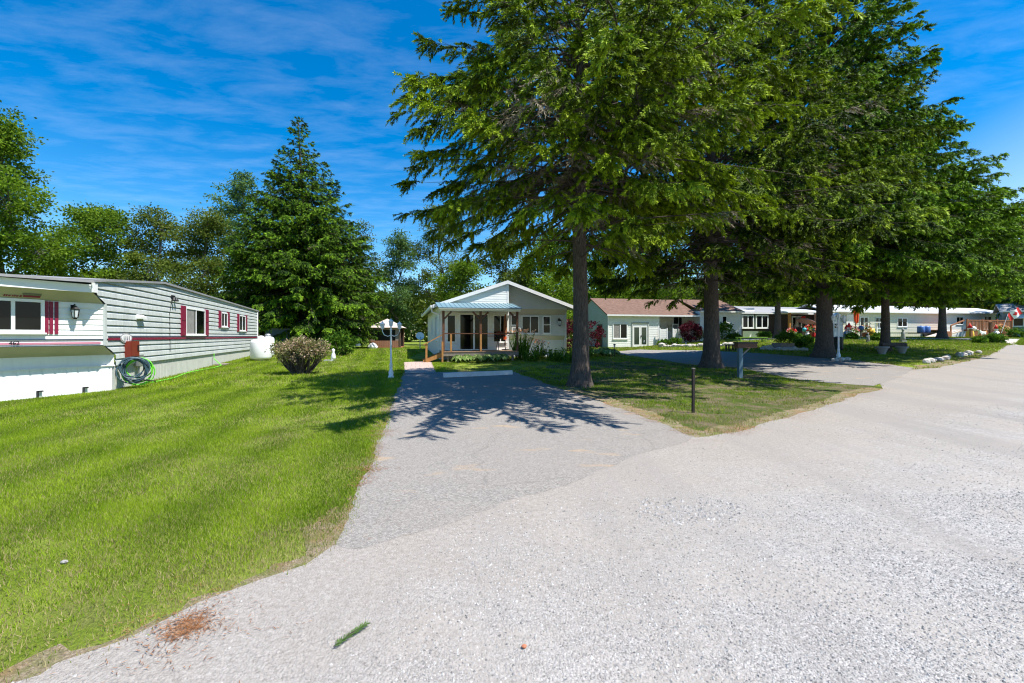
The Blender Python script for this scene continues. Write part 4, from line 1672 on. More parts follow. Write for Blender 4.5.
# folded parasol
k = thing('folded_parasol', 'tall folded brown parasol leaning at the right end of the porch', 'parasol', h2(3.72, -.45, FLOOR), RA)
q = MB(); q.lathe([(.22, 0), (.22, .05), (.05, .07)], (0, 0, 0), 12); q.build('base', BLACK, k)
q = MB(); q.tube([(0, 0, .05), (0, 0, 1.1)], .02, 8); q.build('pole', WOODD, k)
q = MB(); q.lathe([(.06, .85), (.12, .9), (.10, 1.5), (.05, 2.0), (.01, 2.1)], (0, 0, 0), 10); q.build('canopy', pm('rust_canvas', (.30, .11, .05), .8, .2, 5), k)

# satellite dish left of the house
p = gp(420, 351); p.y += 3; p.x = (420 - 512) / F * p.y; p.z = G(p.x, p.y)
k = thing('satellite_dish', 'white satellite dish on a short post left of the gabled house', 'dish', p, .3)
q = MB(); q.tube([(0, 0, -.1), (0, 0, 1.05)], .04, 8); q.build('post', STEEL, k)
q = MB(Matrix.Translation((0, -.06, 1.15)) @ Matrix.Rotation(math.radians(62), 4, 'X'))
q.lathe([(.02, -.06), (.18, -.045), (.34, 0.0), (.36, .03), (.33, .015), (.17, -.03), (.01, -.045)], (0, 0, 0), 20); q.build('dish', TANKW, k, smooth=True)
q = MB(); q.beam((0, -.08, .85), (0, -.5, 1.0), .03); q.box(-.04, .04, -.56, -.48, .97, 1.07); q.build('arm', STEEL, k)

# parking stop
a, b = gp(443.5, 378), gp(512, 374.5)
d = (b - a); L = d.length
k = MB(); k.prism([(0, -.09, 0), (0, .09, 0), (0, .06, .17), (0, -.06, .17)], (L, 0, 0))
o = tag(k.build('parking_stop', CONCW, bevel=.012), 'long white concrete parking stop at the head of the driveway', 'parking stop')
o.location = (a.x, a.y, a.z + .015); o.rotation_euler.z = math.atan2(d.y, d.x)


# ------------------------------------------------------------------ lamp posts
def lamp_post(u, v, hpx, lab, rz=0.3):
    p = gp(u, v)
    h = hpx / F * p.y
    k = thing('lamp_post', lab, 'lamp post', p, rz, 'white garden lamp posts')
    s = h / 2.4
    q = MB(); q.lathe([(.12 * s, -.05), (.12 * s, .06), (.085 * s, .10), (.10 * s, .2), (.06 * s, .30), (.055 * s, .45), (.068 * s, .48), (.042 * s, .55), (.036 * s, 1.9 * s), (.055 * s, 1.92 * s), (.03 * s, 1.96 * s), (.028 * s, 2.08 * s)], (0, 0, 0), 14); q.build('pole', WHITE2, k, smooth=True)
    q = MB()
    for sg in (-1, 1):
        pts = [(0, 0, 1.72 * s), (sg * .12 * s, 0, 1.66 * s), (sg * .26 * s, 0, 1.72 * s), (sg * .33 * s, 0, 1.86 * s), (sg * .33 * s, 0, 1.95 * s)]
        q.tube(pts, .018 * s, 6)
    q.build('arm', WHITE2, k, smooth=True)
    for x, z in ((-.33, 1.95), (.33, 1.95), (0, 2.06)):
        q = MB()
        c = (x * s, 0, z * s)
        q.lathe([(.04 * s, 0), (.06 * s, .02 * s)], c, 6)
        q.lathe([(.10 * s, .20 * s), (.075 * s, .235 * s), (.025 * s, .28 * s), (.01 * s, .32 * s)], c, 6)
        for a in range(6):
            A = a * PI / 3
            q.beam((c[0] + .058 * s * math.cos(A), .058 * s * math.sin(A), c[2] + .02 * s), (c[0] + .09 * s * math.cos(A), .09 * s * math.sin(A), c[2] + .205 * s), .012 * s)
        hd = q.build('lantern', WHITE2, k)
        q = MB(); q.lathe([(.05 * s, .02 * s), (.082 * s, .20 * s)], c, 6); q.build('lamp_glass', LAMPG, hd)
    return k


lamp_post(391, 378, 60, 'white three headed lamp post at the left edge of the driveway')
lamp_post(838.5, 359, 47, 'white three headed lamp post right of the thick spruce trunk by the neighbour driveway', .2)

# ------------------------------------------------------------------ gazebo, stone, figurine
p = gp(383, 348.5); p.y = 43; p.x = (385 - 512) / F * p.y; p.z = G(p.x, p.y)
GZ = thing('gazebo', 'brown screened gazebo with pale pitched roof at the end of the lawn', 'gazebo', p, .12)
gw, gd = 2.9, 2.9
q = MB(); q.box(-gw / 2, gw / 2, 0, gd, -.3, .12); q.build('floor', WOODR, GZ)
for x in (-gw / 2 + .06, gw / 2 - .06):
    for y in (.06, gd - .06):
        q = MB(); q.beam((x, y, .12), (x, y, 2.0), .13); q.build('post', pm('gazebo_brown', (.13, .075, .05), .6), GZ)
q = MB(); ribs(q, -gw / 2 + .12, gw / 2 - .12, .13, .72, .06, .2, .015); q.M = Matrix(((0, 1, 0, -gw / 2 + .02), (-1, 0, 0, gd), (0, 0, 1, 0), (0, 0, 0, 1))); ribs(q, .1, gd - .1, .13, .72, .03, .2, .015); q.build('lower_panel', pm('gazebo_panel', (.30, .14, .085), .6), GZ)
q = MB()
q.poly((-gw / 2 + .5, .09, .72), (gw / 2 - .5, .09, .72), (gw / 2 - .5, .09, 1.75), (-gw / 2 + .5, .09, 1.75))
q.build('screen', DARK, GZ)
q = MB(); q.box(-gw / 2 + .12, -gw / 2 + .5, .05, .10, .72, 1.9); q.box(gw / 2 - .5, gw / 2 - .12, .05, .10, .72, 1.9); q.box(-gw / 2 + .5, gw / 2 - .5, .05, .10, 1.75, 1.9); q.build('curtain', pm('gazebo_tan', (.30, .22, .19), .8), GZ)
q = MB(); q.poly((-gw / 2 + .1, gd - .1, .1), (gw / 2 - .1, gd - .1, .1), (gw / 2 - .1, gd - .1, 1.9), (-gw / 2 + .1, gd - .1, 1.9)); q.build('back_panel', DARK, GZ)
q = MB()
c = (0, gd / 2, 2.85); e = .22
cs = [(-gw / 2 - e, -e, 1.95), (gw / 2 + e, -e, 1.95), (gw / 2 + e, gd + e, 1.95), (-gw / 2 - e, gd + e, 1.95)]
q.add(cs + [c], [(0, 1, 4), (1, 2, 4), (2, 3, 4), (3, 0, 4), (3, 2, 1, 0)])
q.build('roof', pm('pale_tan_canvas', (.50, .42, .38), .8), GZ)
p = gp(373, 348.7)
q = MB(); q.rock((0, 0, .2), .48, .38, .34, 3); o = tag(q.build('boulder', pm('white_stone', (.7, .69, .66), .8)), 'white boulder on the lawn before the gazebo', 'boulder'); o.location = p
p = gp(331.5, 361)
k = thing('garden_figurine', 'small white garden figurine beside the variegated bush', 'figurine', p)
q = MB(); q.box(-.38, .12, -.14, .14, -.02, .06); q.build('base', CONCW, k)
q = MB(); q.lathe([(.10, .05), (.13, .2), (.10, .38), (.055, .48), (.085, .56), (.08, .63), (.02, .68)], (.1, 0, 0), 12); q.build('body', TANKW, k, smooth=True)

# ------------------------------------------------------------------ post, mailbox, bench
p = gp(693, 413)
k = thing('marker_post', 'thin dark wooden stake standing in the grass strip', 'post', p, .2)
hh = 44 / F * p.y
q = MB(); q.beam((0, 0, -.1), (.01, 0, hh), .048); q.build('stake', pm('black_stained_wood', (.03, .022, .018), .8, .3, 8), k)
q = MB(); q.box(-.022, .036, -.028, .028, hh, hh + .02); q.build('cap', WEATHER, k)
p = gp(740, 378)
s = p.y / F
k = thing('mailbox_post', 'pale blue post with a long dark wooden box on top beside the thick trunk', 'mailbox', p, .08)
q = MB(); q.beam((0, 0, -.1), (0, 0, 33 * s), 3.9 * s, 3.9 * s); q.build('post', pm('shaded_blue_paint', (.10, .17, .21), .6, .15, 4), k)  # blue darkened: the post's shade is put into its colour
zb = 30 * s
q = MB(); q.box(-4 * s, 16 * s, -.12, .14, zb, zb + 4.5 * s); bx = q.build('box', WOODD, k)
q = MB(); q.box(-4.4 * s, 16.4 * s, -.15, .17, zb + 4.5 * s, zb + 6 * s); q.build('lid', BLACK, bx)
q = MB(); q.beam((2 * s, 0, zb - 7 * s), (10 * s, 0, zb), .05); q.build('brace', WEATHER, k)


def bench(name, lab, cat, u, v, w_, h_, d_, mat, mat2, rz=RA, back=0):
    p = gp(u, v)
    k = thing(name, lab, cat, p, rz)
    q = MB()
    for i in range(3):
        q.box(-w_ / 2, w_ / 2, d_ * i / 3, d_ * (i + 1) / 3 - .015, h_ - .05, h_)
    q.build('seat', mat, k)
    for x in (-w_ / 2 + .12, w_ / 2 - .2):
        for y in (.03, d_ - .1):
            q = MB(); q.box(x, x + .08, y, y + .07, -.03, h_ - .05); q.build('leg', mat2, k)
    if back:
        q = MB(); q.box(-w_ / 2, w_ / 2, d_ - .03, d_ + .02, h_ + .1, h_ + back); q.build('backrest', mat, k)
    return k


bench('low_bench', 'low dark brown bench on the lawn behind the pale blue post', 'bench', 733, 351, .85, .42, .4, WOODD, BLACK)
bench('picnic_bench', 'long lime green bench in front of the dark brown house', 'bench', 754, 343.5, 2.6, .5, .5, pm('lime_paint', (.22, .38, .05), .5), pm('lime_paint', (.22, .38, .05), .5))


# ------------------------------------------------------------------ the neighbours on the right
def lx(root, u, y=0.0):
    c, s = math.cos(root.rotation_euler.z), math.sin(root.rotation_euler.z)
    px, py = root.location.x - s * y, root.location.y + c * y
    k = (u - 512) / F
    return (k * py - px) / (c - k * s)


def lz(root, v, x, y=0.0):
    c, s = math.cos(root.rotation_euler.z), math.sin(root.rotation_euler.z)
    Y = root.location.y + s * x + c * y
    return EYE + (HZ - v) / F * Y - root.location.z


def gable_roof(par, x0, x1, y0, y1, ze, zr, mat, ov=.3, th=.1, name='roof', trim=WHITE2):
    """ridge along x"""
    ym = (y0 + y1) / 2
    sl = (zr - ze) / (ym - y0)
    q = MB()
    q.prism([(x0 - ov, y0 - ov, ze - sl * ov), (x1 + ov, y0 - ov, ze - sl * ov), (x1 + ov, ym, zr), (x0 - ov, ym, zr)], (0, 0, th))
    q.prism([(x0 - ov, ym, zr), (x1 + ov, ym, zr), (x1 + ov, y1 + ov, ze - sl * ov), (x0 - ov, y1 + ov, ze - sl * ov)], (0, 0, th))
    o = q.build(name, mat, par)
    q = MB(); q.box(x0 - ov, x1 + ov, y0 - ov - .09, y0 - ov - .005, ze - sl * ov - .05, ze - sl * ov + .085); q.build('gutter', trim, par)
    return o


def fr_wall(par, x0, x1, y, z0, z1, mat, name='wall', h=.16):
    q = MB(); lap(q, z0, z1, y, x0, x1, h, .018); return q.build(name, mat, par)


# white house with the brown roof and the sunroom
o3 = at(608, 348, 41)
H3 = thing('sunroom_house', 'white house with reddish brown shingle roof, sunroom and french doors', 'house', (o3.x, 41, G(o3.x, 41)), RA)
SE, SR, SD = 3.55 - H3.location.z, 5.2 - H3.location.z, 7.1
wS = lx(H3, 659)
q = MB(); lap(q, -.4, SE - .05, 0, 0, wS, .16, .018); q.box(-.02, .10, -.035, .02, -.3, SE - .06); q.box(wS - .1, wS + .02, -.035, .02, -.3, SE - .06)
q.poly((wS, 0, -.4), (wS, 2.2, -.4), (wS, 2.2, SE), (wS, 0, SE)); q.build('wall', WHITE, H3)
q = MB(Matrix(((0, 1, 0, 0), (-1, 0, 0, SD), (0, 0, 1, 0), (0, 0, 0, 1))))
sl = (SR - SE) / (SD / 2)
lap(q, -.4, SR - .03, 0, lambda z: max(0, (z - SE) / sl), lambda z: min(SD, SD - (z - SE) / sl), .16, .018); q.build('gable_wall', SHADESID, H3)
q = MB(); lap(q, -.4, 4.1 - H3.location.z + .2, 2.2, wS, 17.5, .16, .018); q.poly((17.5, 2.2, -.4), (17.5, SD + 1, -.4), (17.5, SD + 1, 4), (17.5, 2.2, 4)); q.build('wing_wall', WHITE, H3)
gable_roof(H3, 0, lx(H3, 700) - .4, 0, SD, SE, SR, SHINGLE, .2)
xa, xb = lx(H3, 700), lx(H3, 741)
WE = lz(H3, 311.5, xb)
fr_wall(H3, xa, xb, 0, -.4, WE, WHITE, 'wing_wall')
q = MB(); q.box(xb - .08, xb + .03, -.035, .02, -.3, WE - .02); q.build('corner_trim', WHITE2, H3)
q = MB(); q.poly((xa, 0, -.4), (xa, 2.2, -.4), (xa, 2.2, WE), (xa, 0, WE)); q.build('wing_side_wall', WHITE, H3)
q = MB(); q.poly((xb, 0, -.4), (xb, 6, -.4), (xb, 6, WE), (xb, 0, WE)); q.build('wing_end_wall', WHITE, H3)
gable_roof(H3, xa + .1, xb, 0, 6.6, WE, WE + 1.25, SHINGLE, .2)
# openings of the sunroom
x0, x1 = lx(H3, 612.5), lx(H3, 627.5)
z0, z1 = lz(H3, 339, 1), lz(H3, 323.2, 1)
window(H3, x0, z0, x1 - x0, z1 - z0, -.02, fr=.1, curtain=True)
x0, x1 = lx(H3, 631.5), lx(H3, 648.5)
z1 = lz(H3, 323.5, 2.5)
q = MB(); q.box(x0, x0 + .12, -.08, 0, 0, z1); q.box(x1 - .12, x1, -.08, 0, 0, z1); q.box(x0, x1, -.08, 0, z1, z1 + .12); q.build('door_frame', pm('grey_trim', (.45, .46, .44), .6), H3)  # door frame in an even mid grey
xm = (x0 + x1) / 2
for a, b in ((x0 + .13, xm - .01), (xm + .01, x1 - .13)):
    q = MB()
    q.box(a, a + .11, -.055, -.01, .02, z1 - .2); q.box(b - .11, b, -.055, -.01, .02, z1 - .2); q.box(a + .11, b - .11, -.055, -.01, .02, .28); q.box(a + .11, b - .11, -.055, -.01, z1 - .35, z1 - .2)
    d = q.build('french_door', WHITE2, H3)
    q = MB(); q.poly((a + .1, -.03, .26), (b - .1, -.03, .26), (b - .1, -.03, z1 - .34), (a + .1, -.03, z1 - .34)); q.build('pane', pm('green_glass', (.035, .055, .04), .1, .2, 2), d)
    if a > xm:
        q = MB(); q.box(a + .03, a + .08, -.10, -.055, .95, 1.12); q.build('handle', BLACK, d)
GM = Matrix(((0, 1, 0, 0), (-1, 0, 0, SD), (0, 0, 1, 0), (0, 0, 0, 1)))
q = MB(GM); q.box(SD - 2.35, SD - 1.15, -.05, .02, 0, 2.15); d = q.build('side_door', pm('door_brown', (.10, .07, .05), .5), H3)
q = MB(GM); q.poly((SD - 2.2, -.06, .2), (SD - 1.55, -.06, .2), (SD - 1.55, -.06, 2.0), (SD - 2.2, -.06, 2.0)); q.build('pane', GLASS, d)
# wing window and the air conditioner in the set back wall
xw0, xw1 = lx(H3, 722), lx(H3, 726.5)
window(H3, xw0, lz(H3, 325, xw0), xw1 - xw0, .85, -.02, split=())
x0 = lx(H3, 673, 2.2)
window(H3, x0, lz(H3, 327, x0, 2.2), 1.0, 1.0, 2.18, split=(.6,))
x0 = lx(H3, 669, 2.2)
z0 = lz(H3, 329.5, x0, 2.2)
q = MB(); q.box(x0, x0 + .75, 1.7, 2.18, z0, z0 + .55); ac = q.build('air_conditioner', WHITE2, H3)
q = MB(); q.box(x0 + .12, x0 + .63, 1.685, 1.70, z0 + .1, z0 + .45); q.build('grille', pm('grille_grey', (.22, .22, .22), .6), ac)
foot(H3, [(0, 0), (14, 0), (14, 8), (0, 8)])


def h3(x, y):
    p = H3.matrix_basis @ Vector((x, y, 0))
    p.z = G(p.x, p.y)
    return p


# privacy fence panels before the wing
for u0, u1, lab in ((659.5, 667.5, 'white horizontal fence panel touching the sunroom corner'), (672.5, 684, 'white horizontal fence panel behind the round purple shrub')):
    a, b = lx(H3, u0, -.3), lx(H3, u1, -.3)
    p = h3(a, -.3)
    k = thing('fence_panel', lab, 'fence', p, RA, 'white privacy fence panels')
    t = lz(H3, 328.5, a, -.3) + H3.location.z - p.z
    q = MB()
    for i in range(7):
        q.box(.08, b - a - .08, -.03, .0, .12 + i * (t - .15) / 7, .12 + (i + 1) * (t - .15) / 7 - .02)
    q.build('boards', WHITE, k).name = 'board_panel'
    for x in (0, b - a - .08):
        q = MB(); q.box(x, x + .08, -.05, .05, -.2, t + .05); q.build('post', WHITE2, k)

# dark brown house
o4 = at(742, 338, 46.5)
H4 = thing('brown_house', 'dark brown house with white framed windows and a cluttered porch', 'house', (o4.x, 46.5, G(o4.x, 46.5)), RA)
x1 = lx(H4, 822); t4 = lz(H4, 312.8, 2)
fr_wall(H4, 0, x1 + 3, 0, -.5, t4, BROWN)
q = MB(); q.poly((0, 0, -.5), (0, 7, -.5), (0, 7, t4), (0, 0, t4)); q.build('side_wall', BROWN, H4)
gable_roof(H4, 0, x1 + 3, 0, 7, t4, t4 + .8, ROOFG, .35)
for ua, ub in ((741.8, 753.5), (755.5, 768)):
    a, b = lx(H4, ua, -.25), lx(H4, ub, -.25)
    za, zb = lz(H4, 328.3, a), lz(H4, 315, a)
    q = MB(); q.box(a - .05, b + .05, -.26, 0, za - .05, zb + .05); bb = q.build('bay_box', pm('pale_green_trim', (.42, .47, .42), .5), H4)
    window(H4, a, za, b - a, zb - za, -.28, fr=.12, mat=WHITE2)
a, b = lx(H4, 742.5), lx(H4, 758); q = MB(); q.box(a, b, -.06, -.02, .0, .75); q.build('white_panel', WHITE2, H4)
# its porch
pa, pb = lx(H4, 788, -1.8), lx(H4, 819, -1.8)
q = MB(); q.box(pa, pb, -1.8, 0, -.3, .28); q.build('porch_floor', WEATHER, H4)
q = MB(); q.prism([(pa - .3, -2.1, lz(H4, 313, pa, -1.8)), (pb + .2, -2.1, lz(H4, 313, pb, -1.8)), (pb + .2, -.05, t4 + .3), (pa - .3, -.05, t4 + .3)], (0, 0, .12)); q.build('porch_roof', ROOFW, H4)
for u_, m_ in ((789.5, pm('orange_post', (.48, .20, .04), .6)), (817, pm('peach_post', (.60, .40, .30), .6))):
    x = lx(H4, u_, -1.7); q = MB(); q.beam((x, -1.7, .2), (x, -1.7, lz(H4, 313, x, -1.7)), .2 if u_ < 800 else .3); q.build('porch_post', m_, H4)
for ua, ub in ((792, 795.5), (797.5, 801)):
    a, b = lx(H4, ua), lx(H4, ub)
    q = MB(); q.box(a - .08, b + .08, -.06, -.02, .28, 2.35); d = q.build('door', WHITE2, H4)
    q = MB(); q.poly((a + .06, -.07, .6), (b - .06, -.07, .6), (b - .06, -.07, 2.2), (a + .06, -.07, 2.2)); q.build('pane', GLASS, d)
q = MB(); a = lx(H4, 790, -1.75); b = lx(H4, 800, -1.75)
q.box(a, b, -1.78, -1.74, 1.15, 1.2); q.box(a, b, -1.78, -1.74, .45, .5)
for i in range(9):
    x = a + (b - a) * i / 8; q.box(x - .015, x + .015, -1.77, -1.75, .3, 1.16)
q.build('railing', BLACK, H4)
foot(H4, [(0, -2), (12, -2), (12, 7), (0, 7)])


def h4(u, y, z=0):
    x = lx(H4, u, y)
    return H4.matrix_basis @ Vector((x, y, z))


# parasol, hangings and ornaments on that porch
k = thing('patio_parasol', 'pale pink tilted parasol on the cluttered porch', 'parasol', h4(806, -1.0, .28), .3)
q = MB(); q.tube([(0, 0, 0), (0, 0, 1.75)], .03, 6); q.build('pole', WHITE2, k)
q = MB(Matrix.Translation((0, 0, 1.45)) @ Matrix.Rotation(.3, 4, 'Y')); q.lathe([(.95, .0), (.5, .22), (.03, .36)], (0, 0, 0), 10); q.build('canopy', PINKC, k)
k = thing('porch_banner', 'small red cloth banner hanging above the pink parasol', 'banner', h4(803.5, -.5, 1.85), RA)
q = MB(); q.prism([(-.3, 0, 0), (.3, 0, 0), (.22, 0, .5), (-.3, 0, .42)], (0, .03, 0)); q.build('cloth', REDC, k)
q = MB(); q.beam((-.33, .015, .5), (.33, .015, .5), .025); q.build('rod', BLACK, k)
k = thing('porch_bin', 'black lidded bin by the white porch doors', 'bin', h4(799.5, -1.3, .28), RA)
q = MB(); q.lathe([(.26, 0), (.32, .75)], (0, 0, 0), 12); q.build('body', BLACK, k)
q = MB(); q.lathe([(.34, .75), (.34, .80), (.1, .88)], (0, 0, 0), 12); q.build('lid', BLACK, k)
bd = MB(); bd.box(-.22, .22, -.15, .15, 0, .55)


def ornament(lab, p, kind, mat, s, seed):
    """little garden ornaments: pot with bloom, ball on a stand, gnome, lantern"""
    r = random.Random(seed)
    if kind == 'pot':
        k = thing('flower_pot', lab, 'flower pot', p, r.uniform(0, 6))
        q = MB(); q.lathe([(.13 * s, 0), (.2 * s, .28 * s), (.22 * s, .28 * s), (.22 * s, .33 * s), (.17 * s, .33 * s)], (0, 0, 0), 12); q.build('pot', TERRA, k)
        rng = np.random.default_rng(seed)
        n = 90
        u = unit(rng.normal(size=(n, 3))); u[:, 2] = np.abs(u[:, 2])
        c = u * .27 * s * rng.uniform(.4, 1, (n, 1)) + np.array([0, 0, .36 * s])
        np_mesh('leaves', rhombs(c, u, .13 * s, .07 * s, rng, .3, .5), 4, M_GREEN, k, rng.uniform(.2, .9, n)).name = 'foliage'
        c = u[:60] * .30 * s + np.array([0, 0, .40 * s])
        np_mesh('bloom', rhombs(c, u[:60], .11 * s, .1 * s, rng, .3, .5), 4, mat, k, rng.uniform(0, 1, 60))
    elif kind == 'gnome':
        k = thing('garden_gnome', lab, 'ornament', p, r.uniform(-.5, .5))
        q = MB(); q.lathe([(.2 * s, 0), (.23 * s, .1 * s), (.2 * s, .4 * s), (.12 * s, .5 * s)], (0, 0, 0), 12); q.build('body', mat, k, smooth=True)
        q = MB(); q.lathe([(.03 * s, .48 * s), (.13 * s, .56 * s), (.13 * s, .66 * s), (.05 * s, .75 * s)], (0, 0, 0), 12); q.build('head', WHITE2, k, smooth=True)
        q = MB(); q.lathe([(.15 * s, .68 * s), (.08 * s, .85 * s), (.01 * s, 1.0 * s)], (0, 0, 0), 12); q.build('hat', REDC if mat is not REDC else BLUEP, k, smooth=True)
    elif kind == 'ball':
        k = thing('gazing_ball', lab, 'ornament', p, 0)
        q = MB(); q.lathe([(.16 * s, 0), (.07 * s, .1 * s), (.06 * s, .45 * s), (.13 * s, .55 * s)], (0, 0, 0), 12); q.build('stand', WEATHER, k)
        q = MB(); q.lathe([(.02 * s, .53 * s), (.14 * s, .58 * s), (.2 * s, .72 * s), (.14 * s, .87 * s), (.02 * s, .92 * s)], (0, 0, 0), 14); q.build('ball', mat, k, smooth=True)
    elif kind == 'statue':
        k = thing('garden_statue', lab, 'statue', p, r.uniform(-.4, .4))
        q = MB(); q.box(-.24 * s, .24 * s, -.2 * s, .2 * s, -.05, .18 * s); q.build('plinth', STONEG, k)
        q = MB(); q.lathe([(.2 * s, .18 * s), (.22 * s, .4 * s), (.15 * s, .75 * s), (.18 * s, .95 * s), (.07 * s, 1.08 * s), (.12 * s, 1.18 * s), (.11 * s, 1.30 * s), (.02 * s, 1.38 * s)], (0, 0, 0), 12); q.build('figure', mat, k, smooth=True)
    return k


# flower bed under the porch of the brown house
spec = [(791.5, 'pot', M_PETALR, 1.3, 'terracotta flower pot at the foot of the orange porch post'),
        (795.5, 'gnome', PINKC, .9, 'pink bodied garden gnome left of the black porch bin'),
        (804.5, 'ball', TEALP, 1.1, 'teal gazing ball in the flower bed below the pink parasol'),
        (807.5, 'gnome', WHITE2, 1.0, 'white bodied garden gnome right of the teal ball'),
        (810.5, 'pot', M_PETALR, 1.7, 'large flower pot with red blooms below the porch'),
        (813.5, 'gnome', REDC, 1.0, 'red bodied garden gnome beside the large red blooming pot'),
        (816.5, 'pot', M_PETAL, 1.6, 'flower pot with peach blooms beside the thick trunk')]
for i, (u, kd, m, s, lab) in enumerate(spec):
    p = h4(u, -2.6 - .25 * (i % 2)); p.z = G(p.x, p.y)
    ornament(lab, p, kd, m, s, 40 + i)

# cream mobile home with the pale roof
o5 = at(828, 338, 47)
H5 = thing('cream_mobile_home', 'long cream mobile home with a white metal roof behind the spruces', 'mobile home', (o5.x, 47, G(o5.x, 47)), RA)
x1 = lx(H5, 942); t5 = 2.75
fr_wall(H5, 0, x1, 0, .55, t5, CREAM, 'wall', .28)
q = MB(); ribs(q, 0, x1, -.4, .55, .03, .3, .015); q.build('skirting', CREAM, H5)
q = MB(); q.poly((0, 0, -.4), (0, 5, -.4), (0, 5, t5), (0, 0, t5)); q.build('side_wall', CREAM, H5)
gable_roof(H5, 0, x1, 0, 5, t5, t5 + .75, ROOFW, .25)
for ua, ub, zz, hh, sp in ((833, 836, .9, 1.2, ()), (859.5, 868, .95, 1.25, (.5,)), (875, 886, .95, 1.2, (.33, .66)), (897, 907, 1.15, 1.0, (.5,))):
    a, b = lx(H5, ua), lx(H5, ub)
    window(H5, a, zz, b - a, hh, -.02, split=sp, fr=.09, mat=pm('pale_blue_trim', (.55, .62, .68), .5) if 870 < ua < 880 else None)
a = lx(H5, 846); q = MB(); q.box(a, a + .9, -.06, -.015, .45, 2.4); q.build('door', WHITE2, H5)
foot(H5, [(0, 0), (x1, 0), (x1, 5), (0, 5)])


def h5(u, y, z=0):
    p = H5.matrix_basis @ Vector((lx(H5, u, y), y, 0))
    p.z = G(p.x, p.y) + z
    return p


k = thing('white_playhouse', 'small white gabled playhouse left of the white lamp post behind the thick trunk', 'playhouse', h5(836.5, -3.4), RA)
q = MB(); lap(q, 0, 2.0, 0, lambda z: -.75 + max(0, z - 1.5) * .9, lambda z: .75 - max(0, z - 1.5) * .9, .15, .012); q.poly((-.75, 0, 0), (-.75, 1.2, 0), (-.75, 1.2, 1.5), (-.75, 0, 1.5)); q.poly((.75, 0, 0), (.75, 1.2, 0), (.75, 1.2, 1.5), (.75, 0, 1.5)); q.build('wall', WHITE, k)
q = MB(); q.prism([(-.95, -.15, 1.35), (0, -.15, 2.3), (0, -.15, 2.38), (-1.0, -.15, 1.4)], (0, 1.4, 0)); q.prism([(.95, -.15, 1.35), (0, -.15, 2.3), (0, -.15, 2.38), (1.0, -.15, 1.4)], (0, 1.4, 0)); q.build('roof', ROOFW, k)
window(k, -.35, .85, .7, .55, -.02, name='window')
# things hung and set before the cream home
k = thing('hanging_banner', 'orange red cloth banner hanging from a pole before the cream mobile home', 'banner', h5(856.5, -2.2), .2)
q = MB(); q.tube([(0, .1, 0), (0, .1, 2.9)], .035, 6); q.beam((-.5, .1, 2.85), (.5, .1, 2.85), .04); q.build('pole', BLACK, k)
q = MB()
n = 8
for i in range(n):
    a0, a1 = -.42 + .84 * i / n, -.42 + .84 * (i + 1) / n
    y0, y1 = .05 * math.sin(i * 1.7), .05 * math.sin((i + 1) * 1.7)
    q.poly((a0 * .7, y0, 1.25 + .12 * abs(i - 4)), (a1 * .7, y1, 1.25 + .12 * abs(i + 1 - 4)), (a1, y1, 2.8), (a0, y0, 2.8))
q.build('cloth', ORANGEC, k)
k = thing('white_arbour', 'white wooden arbour seat right of the orange banner', 'arbour', h5(876, -2.0), .2)
q = MB()
for x in (-.7, .7):
    q.beam((x, 0, 0), (x, 0, 1.5), .1); q.beam((x, .5, 0), (x, .5, 1.5), .1)
q.box(-.85, .85, -.1, .6, 1.5, 1.58); q.build('frame', WHITE2, k)
q = MB(); q.box(-.65, .65, 0, .5, .42, .47); q.build('seat', WHITE2, k)
more = [(849, -2.6, 'gnome', WHITE2, 1.5, 'white bodied garden gnome left of the orange banner'), (852.5, -2.8, 'pot', M_PETALR, 1.5, 'red flower pot right of the white lamp post'),
        (861, -2.6, 'ball', BLUEP, 1.3, 'blue gazing ball right of the orange banner'), (865, -2.4, 'pot', M_PETAL, 1.6, 'peach flower pot between the blue ball and the yellow barrel'),
        (846.5, -2.4, 'gnome', BLUEP, 1.3, 'blue bodied garden gnome nearest the white lamp post')]
for i, (u, y, kd, m, s, lab) in enumerate(more):
    ornament(lab, h5(u, y), kd, m, s, 70 + i)
k = thing('yellow_barrel', 'yellow barrel planter under the white arbour', 'barrel', h5(871, -2.6), 0)
q = MB(); q.lathe([(.28, 0), (.36, .45), (.28, .9)], (0, 0, 0), 14); q.build('barrel', YELLOWP, k, smooth=True)
q = MB(); q.lathe([(.365, .40), (.375, .45), (.365, .5)], (0, 0, 0), 14); q.build('hoop', BLACK, k)
for u, lab in ((921, 'blue plastic drum before the cream mobile home, nearer the banner'), (926.5, 'blue plastic drum before the cream mobile home, nearer the wooden ramp')):
    k = thing('blue_drum', lab, 'drum', h5(u, -1.6), 0, 'blue drums')
    q = MB(); q.lathe([(.3, .5), (.33, .55), (.33, 1.1), (.27, 1.18)], (0, 0, 0), 14); q.build('drum', BLUEP, k, smooth=True)
    q = MB(); q.lathe([(.1, 1.18), (.1, 1.23)], (0, 0, 0), 10); q.build('cap', WHITE2, k)
k = thing('flatbed_trailer', 'low dark flatbed trailer carrying two blue drums', 'trailer', h5(925, -1.6), RA)
q = MB(); q.box(-1.5, 1.5, -.6, .6, .40, .5); q.build('bed', BLACK, k)
for x in (-.9, .9):
    q = MB(Matrix.Translation((x, -.62, .22)) @ Matrix.Rotation(PI / 2, 4, 'X')); q.lathe([(.12, -.08), (.22, -.07), (.22, .07), (.12, .08)], (0, 0, 0), 14); q.build('wheel', DARK, k)
q = MB(); q.beam((1.5, 0, .44), (2.3, 0, .4), .07); q.build('drawbar', BLACK, k)
p = gp(868, 342); ornament('grey stone statue at the lane left of the ringed spruce', p, 'statue', STONEG, .5, 80)
